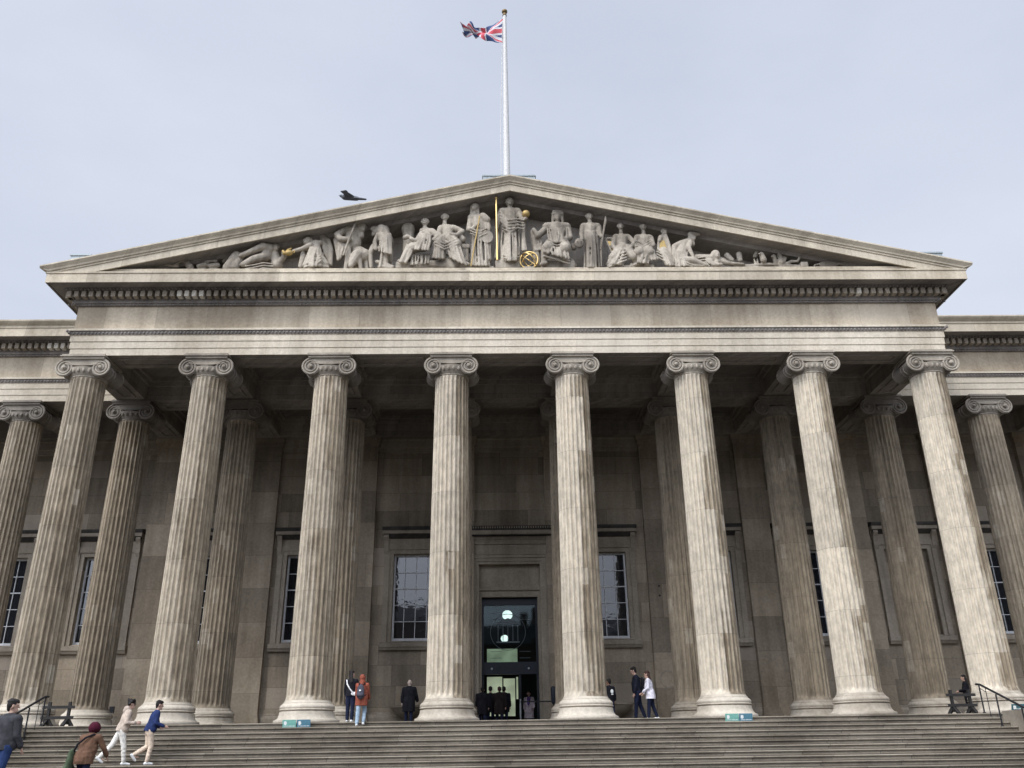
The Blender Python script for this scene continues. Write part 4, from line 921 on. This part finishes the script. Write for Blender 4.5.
def belt_barrier():
    t_ = thing('queue_barrier', 'black belt queue barrier across the right half of the doorway', 'barrier', (1.1, 9.3, 0))
    a = MB(); a.tube([(-.72, .1, 0), (-.72, .1, 1.2)], .032, 10); a.lathe([(.17, .003), (.17, .03), (.04, .05)], 16, c=(-.72, .1, 0)); obj('post', a, M['boltm'], t_, smooth=50)
    a = MB(); a.tube([(.8, -.1, 0), (.8, -.1, .95)], .03, 10); a.lathe([(.17, .003), (.17, .03), (.04, .05)], 16, c=(.8, -.1, 0)); obj('post', a, M['iron'], t_, smooth=50)
    a = MB(); a.cap((.8, -.1, 1.05), (.8, -.1, 1.6), .12, .13, .8); obj('padded_cover', a, M['navy'], t_, smooth=60)
    a = MB(); a.box(-.72, .74, -.02, -.012, 1.04, 1.1); obj('belt', a, M['iron'], t_)
belt_barrier()
mb = MB()
for i in range(28):
    a_ = 2*math.pi*i/28; mb.ball((.36*math.cos(a_), -.005, .36*math.sin(a_)), .05, 1, .35, 1, 6)
wr = obj('carved_wreath', mb, M['trim'], B, (7.33, YW-.3, 2.0))
mb = MB()
for zz in (6.31, 5.85): mb.ball((7.24, YW-.3, zz), .05, 1, .4, 1, 8)
obj('iron_stud', mb, M['iron'], wr, (-7.33, -YW+.3, -2.0))
mb = MB(); mb.box(-.1, .1, -.1, 0, -.14, .14); obj('wall_box', mb, M['iron'], B, (-18.3, YW-.31, .98))

# ------------------------------------------------------------------ people
SKIN = plain('skin', (.46, .3, .23), .6, bump=0); SKIN2 = plain('darker_skin', (.24, .14, .1), .6, bump=0)
def cloth(name, c, rough=.9): return plain(name, c, rough, 0, .15, .25, 9, .4)
def person(label, loc, rz, h=1.72, top=None, legs=None, hair=None, shoes=None, skin=SKIN, lean=6, la=(15, 20), ra=(-10, 15), ll=(12, 10), rl=(-12, 14), coat=.08, style='short', hood=None, headtilt=0, headturn=0, build=1.0, hat=None, out=8, bare=None, voxel=.014, flare=0.0):
    """la/ra: arm swing, elbow bend; ll/rl: hip swing, knee bend (degrees); coat: how far the top hangs below the hips"""
    k = h/1.74; t_ = thing('person', label, 'person', loc, R(rz))
    le = R(lean); pel = Vector((0, 0, .95)); ux = Vector((0, math.sin(le), math.cos(le))); fx = Vector((0, math.cos(le), -math.sin(le))); sx = Vector((1, 0, 0))
    def tp(x, f, u): return pel+sx*x+fx*f+ux*u
    sh = tp(0, 0, .47); neck = tp(0, .0, .53); ht = R(headtilt)
    hu = Vector((0, math.sin(le*.5+ht), math.cos(le*.5+ht))); hd = neck+hu*.155+fx*.02
    hf = Matrix.Rotation(R(headturn), 3, 'Z') @ Vector((0, hu.z, -hu.y)); hs = hf.cross(hu)
    J = {}
    for sd_, (a_, e_), nm in ((-1, la, 'l'), (1, ra, 'r')):
        s0 = tp(sd_*.185*build, 0, .455); a1 = R(a_)+le*.0; o_ = R(out)
        d = Vector((sd_*math.sin(o_), math.sin(a1)*math.cos(o_), -math.cos(a1)*math.cos(o_))); el = s0+d*.285
        a2 = a1+R(e_); d2 = Vector((sd_*math.sin(o_)*.3-sd_*.12*math.sin(R(e_)), math.sin(a2), -math.cos(a2))).normalized(); wr_ = el+d2*.25
        J[nm] = (s0, el, wr_, d2)
    for sd_, (a_, e_), nm in ((-1, ll, 'L'), (1, rl, 'R')):
        h0 = pel+Vector((sd_*.09*build, 0, -.03)); a1 = R(a_); kn = h0+Vector((sd_*.012, math.sin(a1), -math.cos(a1)))*.43
        a2 = a1-R(e_); an = kn+Vector((0, math.sin(a2), -math.cos(a2)))*.42; J[nm] = (h0, kn, an, a2)
    low = min(J['L'][2].z, J['R'][2].z)-.085
    off = Vector((0, 0, -low))
    def V(p): return (p+off)*k
    b = MB()
    def C(mb, p, q, r0, r1, flat=1.0, side=None): mb.cap(V(p), V(q), r0*k, r1*k, flat, side)
    # body: one continuous figure
    C(b, tp(-.1*build, 0, .4), tp(.1*build, 0, .4), .1*build, .1*build); C(b, tp(0, 0, .36), tp(0, 0, .12), .135*build, .12*build, .75, (0, 1, 0)); C(b, tp(0, 0, .12), tp(0, 0, -.02), .115*build, .115*build, .8, (0, 1, 0))
    C(b, neck-ux*.06, hd-hu*.05, .055, .052)
    b.ball(V(hd+hu*.02), .098*k, .82, .98, 1.12); C(b, hd-hu*.06+hf*.035, hd-hu*.075+hf*.05, .058, .045)
    C(b, hd+hf*.09+hu*.01, hd+hf*.112-hu*.02, .01, .015); C(b, hd+hf*.088+hu*.035-hs*.035, hd+hf*.088+hu*.035+hs*.035, .012, .012); C(b, hd+hf*.085-hu*.055-hs*.018, hd+hf*.085-hu*.055+hs*.018, .011, .011)
    for sg in (-1, 1): C(b, hd+hs*sg*.082+hu*.02, hd+hs*sg*.086-hu*.02, .018, .014)
    for nm in 'lr':
        s0, el, wr_, d2 = J[nm]; C(b, s0, el, .05*build, .04); C(b, el, wr_, .04, .026)
        pa = wr_+d2*.075; sv = d2.orthogonal().normalized(); C(b, wr_, pa, .026, .036, .6)
        inn = Vector((-1 if nm == 'r' else 1, 0, 0)); cl = (d2+inn*.25+Vector((0, .2, 0))).normalized(); wv = d2.cross(inn).normalized()
        for q, ln in enumerate((.062, .074, .07, .055)):
            f0 = pa+wv*(.024-.016*q); f1 = f0+d2*ln*.55; f2 = f1+cl*ln*.5; C(b, f0, f1, .0105, .0095); C(b, f1, f2, .0095, .008)
        C(b, wr_+d2*.03+wv*.025, wr_+d2*.065+wv*.045+inn*.02, .012, .01); C(b, wr_+d2*.065+wv*.045+inn*.02, wr_+d2*.1+wv*.04+inn*.025, .0105, .009)
    for nm in 'LR':
        h0, kn, an, a2 = J[nm]; C(b, h0, kn, .085*build, .052); C(b, kn, an, .05, .034); C(b, an+Vector((0, -.02, -.05)), an+Vector((0, .13, -.065)), .03, .024)
    fuse('person_body', b, skin, voxel*.85*k, t_, 1).name = 'body'
    if hair:
        mb = MB(); mb.ball(V(hd+hu*.04-hf*.02), .105*k, .88, 1.0, 1.02); C(mb, hd+hu*.085+hf*.045, hd+hu*.1-hf*.05, .05, .055)
        for i in range(14):
            aa = i*2.4; C(mb, hd+hu*(.07+.03*math.sin(i*1.7))-hf*.03+hs*.05*math.cos(aa)+hf*.05*math.sin(aa), hd+hu*.09-hf*.035+hs*.075*math.cos(aa)+hf*.07*math.sin(aa), .03, .022)
        if style == 'short': C(mb, hd-hf*.07+hu*.02, hd-hf*.065-hu*.05, .05, .04, 1.4, hs)
        if style == 'long':
            for q in (-.05, 0, .05): C(mb, hd-hf*.06+hs*q, neck-fx*.1+hs*q*1.3-hu*.12, .052, .04)
        if style == 'puff':
            for i in range(24): aa = i*2.4; C(mb, hd+hu*.05-hf*.02, hd+hu*(.06+.07*math.sin(i*.9))-hf*.02+hs*.1*math.cos(aa)+hf*.1*math.sin(aa), .05, .03)
        fuse('hair', mb, hair, .011*k, t_, 1)
    if hat:
        mb = MB(); mb.ball(V(hd+hu*.03-hf*.015), .15*k, 1, 1.05, 1.05)
        for i in range(18): aa = 2*math.pi*i/18; C(mb, hd+hu*.0+hs*.128*math.cos(aa)+hf*.13*math.sin(aa)-hf*.01, hd+hu*.05+hs*.132*math.cos(aa)+hf*.135*math.sin(aa)-hf*.01, .024, .02)
        fuse('knitted_hat', mb, hat, .012*k, t_, 1)
    g_ = .026*build; mb = MB()
    C(mb, tp(-.115*build, 0, .415), tp(.115*build, 0, .415), .1*build+g_*.6, .1*build+g_*.6, .85, (0, 1, 0)); C(mb, tp(0, 0, .36), tp(0, 0, .1), .165*build+g_, .15*build+g_, .74, (0, 1, 0)); C(mb, tp(0, 0, .1), tp(0, -.015, -.1), .15*build+g_, .15*build+g_+flare*.4, .84, (0, 1, 0))
    if coat > .18:
        for sg in (-1, 1): C(mb, pel+Vector((sg*.06, 0, -.02)), pel+Vector((sg*.075, .0, -coat-.1)), .14*build+g_, .125*build+g_+flare, .95)
    C(mb, tp(0, 0, .44), tp(0, .005, .51), .085, .07)
    for nm in 'lr':
        tors = mb; mb = MB(); s0, el, wr_, d2 = J[nm]; C(mb, s0, el, .062*build+g_*.5, .052+g_*.4); C(mb, el, wr_-d2*.015, .052+g_*.4, .04+g_*.2)
        for i in range(4): q = el+d2*(.03+.055*i); C(mb, q+Vector((.02, 0, 0)), q+Vector((-.02, .0, .012)), .048+g_*.3, .047+g_*.3)
        fuse('sleeve', mb, top, voxel*k, t_, 1); mb = tors
    for i in range(3): C(mb, tp(-.09, .05, .06+.1*i), tp(.1, .05, .02+.1*i), .1*build+g_, .1*build+g_)
    if hood: C(mb, neck-fx*.07, neck-fx*.09-ux*.05, .1, .08)
    if hood == 'up': mb.ball(V(hd+hu*.02-hf*.035), .118*k, .95, 1.0, 1.06); C(mb, hd-hf*.03-hu*.04, neck-fx*.02, .09, .12)
    jk = fuse('top', mb, top, voxel*k, t_, 1); jk.name = 'coat' if coat > .2 else 'jacket'
    import bmesh
    bm = bmesh.new(); bm.from_mesh(jk.data)
    cut = bmesh.ops.bisect_plane(bm, geom=bm.verts[:]+bm.edges[:]+bm.faces[:], plane_co=V(pel+Vector((0, 0, -coat)) if coat > .18 else tp(0, 0, -.02-coat*.5)), plane_no=Vector((0, 0, -1)) if coat > .18 else -ux, clear_outer=True)
    bmesh.ops.holes_fill(bm, edges=[e for e in bm.edges if e.is_boundary], sides=0); bm.to_mesh(jk.data); bm.free()
    mb = MB(); C(mb, pel+Vector((0, 0, .03)), pel+Vector((0, -.0, -.05)), .15*build, .155*build, .82, (0, 1, 0))
    for nm in 'LR':
        h0, kn, an, a2 = J[nm]; C(mb, h0, kn, .105*build, .074); C(mb, kn, an+(kn-an)*.06, .074, .06)
        dd = (an-kn).normalized()
        for i in range(4): q = kn+dd*(.05+.1*i); C(mb, q+Vector((.015, 0, 0)), q+Vector((-.015, 0, .02)), .068-.004*i, .066-.004*i)
    fuse('trousers', mb, legs, voxel*k, t_, 1)
    for nm in 'LR':
        h0, kn, an, a2 = J[nm]; fa = a2 if a2 < -.5 else 0
        fd = Vector((0, math.cos(fa*.8), math.sin(fa*.8))); up_ = Vector((0, -math.sin(fa*.8), math.cos(fa*.8))); mb = MB()
        C(mb, an-fd*.04-up_*.04, an+fd*.06-up_*.045, .043, .045, 1, None); C(mb, an+fd*.05-up_*.05, an+fd*.15-up_*.055, .042, .034); C(mb, an-up_*.0, an-up_*.04, .045, .045)
        mb.v = [(x, y, max(z, .004)) for x, y, z in mb.v]
        fuse('shoe', mb, shoes, .012*k, t_, 1)
    t_['_k'] = k
    def back(x, f, u):     # a point on the torso in the figure's own frame, as a world point
        p = V(tp(x, f, u)); return Vector(loc)+Matrix.Rotation(R(rz), 3, 'Z') @ p
    return t_, back, k
def carried(name, label, cat, mb, mat, voxel, origin, rz, group=None):
    mb.v = [tuple(Vector(v)) for v in mb.v]
    o = fuse(name, mb, mat, voxel, None, 1, origin); o.rotation_euler = (0, 0, R(rz)); tag(o, label, cat, group); return o
def backpack(bk, rz, label, mat, strapm, sc_=1.0, mark=None):
    o = bk(0, -.2, .2); mb = MB(); mb.cap((0, -.04, -.13*sc_), (0, -.03, .1*sc_), .14*sc_, .125*sc_, .65, (0, 1, 0)); mb.cap((-.06, -.1*sc_, -.12*sc_), (.06, -.1*sc_, -.12*sc_), .07*sc_, .07*sc_); mb.cap((0, -.03, .21*sc_), (0, 0, .23*sc_), .03, .03)
    p_ = carried('backpack', label, 'backpack', mb, mat, .013, o, rz)
    for sg in (-1, 1):
        mb = MB(); mb.tube([(sg*.09, .02, -.16), (sg*.14, .12, -.12), (sg*.15, .26, .06), (sg*.13, .24, .2), (sg*.1, .14, .27), (sg*.08, .02, .2)], .018, 6); obj('strap', mb, strapm, p_, smooth=60)
    if mark: mb = MB(); mb.ball((0, -.155*sc_, .02), .035, 1, .3, .8, 8); obj('badge', mb, mark, p_)
BLK = cloth('black_cloth', (.012, .012, .016)); NAVY = cloth('navy_trousers', (.014, .018, .04)); HAIRB = plain('dark_hair', (.014, .011, .01), .7, scale=30); HAIRBR = plain('brown_hair', (.045, .02, .017), .7, scale=30)
WSH = cloth('white_shoes', (.72, .72, .7)); BSH = cloth('black_shoes', (.015, .015, .015)); GREYJ = cloth('dark_grey_jacket', (.045, .045, .05)); JEAN = cloth('blue_jeans', (.025, .045, .12))
BROWNJ = cloth('brown_padded_jacket', (.13, .072, .046)); MAROON = cloth('maroon_knit', (.055, .008, .018)); BEIGE = cloth('beige_hoodie', (.46, .38, .31)); CREAM = cloth('cream_trousers', (.72, .69, .63)); BLUEJ = cloth('royal_blue_jacket', (.02, .033, .1)); TAN = cloth('light_tan_trousers', (.62, .5, .39))
ORANGE = cloth('rust_orange_coat', (.25, .072, .045)); LJEAN = cloth('pale_jeans', (.3, .39, .47)); WHITES = cloth('white_shirt', (.66, .64, .7)); CREAMC = cloth('pale_pink_coat', (.5, .42, .44)); PURPLE = cloth('purple_scarf', (.12, .07, .2)); GREENB = cloth('green_canvas', (.075, .1, .06)); GREYP = cloth('grey_backpack_cloth', (.07, .07, .09)); WBAG = cloth('white_bag_cloth', (.75, .74, .74)); GREYHAIR = plain('white_hair', (.5, .48, .45), .7, scale=30)

def spot(x, y, Y, z): p = at(x, y, Y); return (p.x, Y, z)
# on the courtyard and the steps, left
person('man in a dark grey jacket and jeans at the left edge looking right', spot(5, 735, -15.6, ZG), -22, 1.7, GREYJ, JEAN, HAIRB, BSH, lean=4, la=(4, 25), ra=(2, 30), ll=(8, 4), rl=(-8, 6), coat=.14, headturn=-45, build=1.16)
_, bk, k_ = person('person in a maroon knitted hat and brown padded jacket bending forward', spot(86, 745, -13.8, ZG), -12, 1.36, BROWNJ, NAVY, HAIRBR, BSH, lean=21, la=(26, 20), ra=(22, 12), ll=(22, 20), rl=(-4, 10), coat=.2, hat=MAROON, build=1.22, headtilt=4, out=24)
o = bk(-.3, -.05, -.12); mb = MB(); mb.cap((0, 0, .12), (-.02, -.02, -.2), .09, .13, .6, (1, 0, 0)); mb.cap((0, .06, -.2), (-.02, -.1, -.2), .1, .1, .6, (1, 0, 0))
bag = carried('shoulder_bag', 'green canvas shoulder bag hanging at the hip of the person in the maroon hat', 'bag', mb, GREENB, .016, o, -12)
mb = MB(); q0 = bk(-.3, -.05, -.0)-o; rot = Matrix.Rotation(R(12), 3, 'Z'); mb.tube([rot @ (p_-o) for p_ in (bk(-.3, -.08, .0), bk(-.14, -.23, .2), bk(.02, -.24, .36), bk(.14, -.13, .49), bk(.16, .02, .52))], .02, 6); obj('strap', mb, BLK, bag, smooth=60)
person('man in a beige hoodie and white trousers climbing the steps', spot(121, 735, -4.62, -RISE*8), -62, 1.84, BEIGE, CREAM, HAIRB, WSH, lean=14, la=(0, 95), ra=(-8, 95), ll=(-26, 16), rl=(14, 6), coat=.1, hood=True, style='puff', headturn=-10)
person('man in a royal blue jacket and tan trousers running up the steps', spot(149, 735, -4.62, -RISE*8), -58, 1.8, BLUEJ, TAN, HAIRB, WSH, lean=16, la=(-12, 80), ra=(-4, 75), ll=(4, 62), rl=(10, 18), coat=.1, headturn=-12)
# at the top of the steps
_, bk, k_ = person('woman with long dark hair in a black jacket standing left of the orange coat', spot(350.5, 700, -.95, 0), -8, 1.66, BLK, NAVY, HAIRB, WSH, lean=3, la=(5, 20), ra=(10, 30), ll=(3, 2), rl=(-3, 3), coat=.1, style='long', headturn=-35)
o = bk(.16, -.12, .0); mb = MB(); mb.cap((-.05, 0, 0), (.06, .02, -.01), .065, .07, .6, (0, 1, 0))
bag = carried('white_bag', 'small white crossbody bag on the back of the woman in black', 'bag', mb, WBAG, .012, o, -8)
mb = MB(); rot = Matrix.Rotation(R(8), 3, 'Z'); mb.tube([rot @ (p_-o) for p_ in (bk(.12, -.17, .03), bk(0, -.185, .17), bk(-.1, -.19, .32), bk(-.15, -.12, .48))], .022, 6); obj('strap', mb, WBAG, bag, smooth=60)
_, bk, k_ = person('person in a rust orange hooded coat and pale jeans stepping onto the portico', spot(361.5, 700, -1.72, -RISE), -4, 1.64, ORANGE, LJEAN, HAIRB, WSH, lean=6, la=(10, 25), ra=(12, 30), ll=(-8, 6), rl=(24, 46), coat=.25, hood='up', headturn=-15, build=.98, out=5)
backpack(bk, -4, 'slate grey backpack with a white badge on the orange coat', GREYP, BLK, .95, M['whitep'])
person('white-haired man in a long black coat facing the portico wall left of the door', spot(409, 700, 4.8, 0), -8, 1.74, BLK, NAVY, None, BSH, lean=2, la=(2, 8), ra=(14, 14), ll=(3, 2), rl=(-3, 3), coat=.42, build=1.18, skin=plain('pale_skin', (.5, .4, .34), .6, bump=0), flare=.02, out=14)
_, bk, k_ = person('tall man in dark clothes with a black backpack walking left', spot(637.5, 695, 1.5, 0), 82, 1.86, cloth('dark_navy_jacket', (.014, .016, .026)), NAVY, HAIRB, BSH, lean=3, la=(4, 12), ra=(2, 12), ll=(9, 4), rl=(-10, 10), coat=.1, headtilt=14, build=1.05)
backpack(bk, 82, 'black backpack worn by the tall man in dark clothes', BLK, BLK, 1.1)
person('woman in a loose white shirt and dark trousers walking left', spot(650.5, 697, 1.1, 0), 78, 1.68, WHITES, NAVY, HAIRBR, WSH, lean=6, la=(5, 50), ra=(0, 50), ll=(10, 5), rl=(-9, 10), coat=.2, style='long', flare=.05, build=1.08)
_, bk, k_ = person('person in a black jacket with white emblem half hidden behind a pillar', spot(609.5, 695, 4.2, 0), 10, 1.64, BLK, NAVY, HAIRB, BSH, skin=SKIN2, coat=.1, lean=4, headturn=40)
mb = MB(); mb.ball((0, 0, 0), .08, .8, .25, 1, 10); mb.box(-.04, .04, -.03, 0, -.13, -.09); eo = obj('emblem', mb, M['whitep'], _); p_ = bk(.07, -.185, .28)-Vector(_.location); eo.location = Matrix.Rotation(R(-10), 3, 'Z') @ p_
person('woman in a black coat standing by the right handrail', spot(967.5, 694, 3.6, 0), 60, 1.56, BLK, BLK, HAIRB, BSH, lean=2, la=(8, 70), ra=(5, 75), ll=(2, 2), rl=(-2, 2), coat=.4, style='long', headturn=20)
# in the doorway
person('dark coated visitor nearest the left door jamb', spot(482.5, 700, 9.1, 0), 0, 1.68, BLK, NAVY, HAIRB, BSH, coat=.4, lean=2, build=1.3)
person('dark coated visitor between two others in the doorway', spot(490.5, 700, 10.0, 0), 4, 1.76, BLK, NAVY, HAIRB, BSH, coat=.3, lean=2)
person('brown-haired visitor in dark clothes in the doorway queue', spot(499.5, 700, 9.3, 0), -6, 1.7, cloth('dark_brown_coat', (.02, .016, .015)), NAVY, HAIRBR, BSH, coat=.4, lean=2, build=1.28)
person('short-haired visitor in black right of the brown-haired one in the doorway', spot(504, 700, 9.9, 0), -2, 1.74, BLK, NAVY, HAIRB, BSH, coat=.3, lean=2, build=1.2)
_, bk, k_ = person('visitor in a long pale pink coat and purple scarf walking out through the door', spot(529, 702, 12.2, 0), 175, 1.66, CREAMC, NAVY, HAIRBR, BSH, coat=.5, lean=2, style='long', flare=.03, build=1.05)
mb = MB(); mb.cap((-.05, .13, .42), (.02, .17, .1), .05, .06); mb.cap((.05, .13, .42), (.03, .17, .1), .05, .055); mb.v = [(x, y+.03, z+.98) for x, y, z in mb.v]; fuse('scarf', mb, PURPLE, .014, _, 1)

# ------------------------------------------------------------------ the street behind the viewer, seen mirrored in the panes
BR = stone('street_brick', (.13, .085, .06), (.22, .15, .11), .3, .1, var=.2); SLATE = plain('roof_slate', (.06, .06, .07), .7)
rng = random.Random(4); xh = -88
fmw = MB(); fmw.box(-.6, .6, -.05, .0, 0, 2.0); wme = fmw.mesh('window', M['glass'])
ords = ['first', 'second', 'third', 'fourth', 'fifth', 'sixth', 'seventh', 'eighth', 'ninth', 'tenth', 'eleventh', 'twelfth', 'thirteenth', 'fourteenth']
lab = ['tall', 'broad', 'narrow', 'low', 'wide', 'plain', 'deep', 'high']
i = 0
while xh < 88:
    wd = rng.choice((14, 17, 20)); hh = rng.uniform(15, 21)
    t_ = thing('terraced_house', f'{lab[i % 8]} brown brick house mirrored in the museum glass, {ords[i]} from the west end', 'house', (xh+wd/2, -92, ZG), 0, 'street houses mirrored in the windows')
    a = MB(); a.box(-wd/2, wd/2, -10, 0, 0, hh); obj('wall', a, BR, t_)
    a = MB(); a.prism([(0.3, hh), (-5, hh+3.6), (-10.3, hh)], -wd/2, wd/2, 'yz'); rf_ = obj('roof', a, SLATE, t_)
    for sg in (-1, 1): a = MB(); a.box(sg*(wd/2-1)-.6, sg*(wd/2-1)+.6, -6.5, -4, hh+1, hh+5.6); obj('chimney', a, BR, rf_)
    nn = int(wd/3.2)
    for q in range(nn):
        for fl_ in range(int(hh/3.4)): link('window', wme, t_, (-wd/2+(q+.5)*wd/nn, .06, 1+fl_*3.4))
    xh += wd; i += 1
LEAF = NT('dark_leaves'); LEAF = LEAF.fin(LEAF.mix(LEAF.noise(LEAF.pos(), 1.2), (.03, .045, .02), (.075, .09, .04)), .8); BARK = plain('plane_bark', (.12, .1, .08), .9)
for j, (tx, ty, th) in enumerate(((-27, -70, 17), (-9, -74, 13), (13, -72, 15), (34, -70, 18))):
    t_ = thing('street_tree', ('tall leafy', 'small leafy', 'rounded leafy', 'tallest leafy')[j]+' street tree in front of the brick houses mirrored in the glass', 'tree', (tx, ty, ZG), 0, 'street trees mirrored in the windows')
    a = MB(); a.tube([(0, 0, 0), (.1, 0, th*.25), (-.1, .1, th*.5), (0, 0, th*.8)], [.45, .35, .25, .08], 9)
    rg = random.Random(j); tips = []
    for q in range(9):
        aa = q*2.4; z0 = th*(.3+.05*q); ln = th*.3; e_ = (math.cos(aa)*ln, math.sin(aa)*ln, z0+ln*.7); tips.append(e_); a.tube([(0, 0, z0), (e_[0]*.5, e_[1]*.5, z0+ln*.25), e_], [.16, .1, .04], 6)
    obj('trunk', a, BARK, t_, smooth=50)
    a = MB()
    for q in range(1500):
        c_ = Vector(rg.choice(tips))*rg.uniform(.5, 1.05)+Vector((rg.gauss(0, 1.2), rg.gauss(0, 1.2), rg.gauss(0, 1.0)+th*.1)); u_ = Vector((rg.gauss(0, 1), rg.gauss(0, 1), rg.gauss(0, 1))).normalized(); v_ = u_.orthogonal().normalized(); s_ = rg.uniform(.25, .5)
        a.add([c_-u_*s_, c_+v_*s_*.6, c_+u_*s_, c_-v_*s_*.6], [(0, 1, 2, 3)])
    obj('crown', a, LEAF, t_)
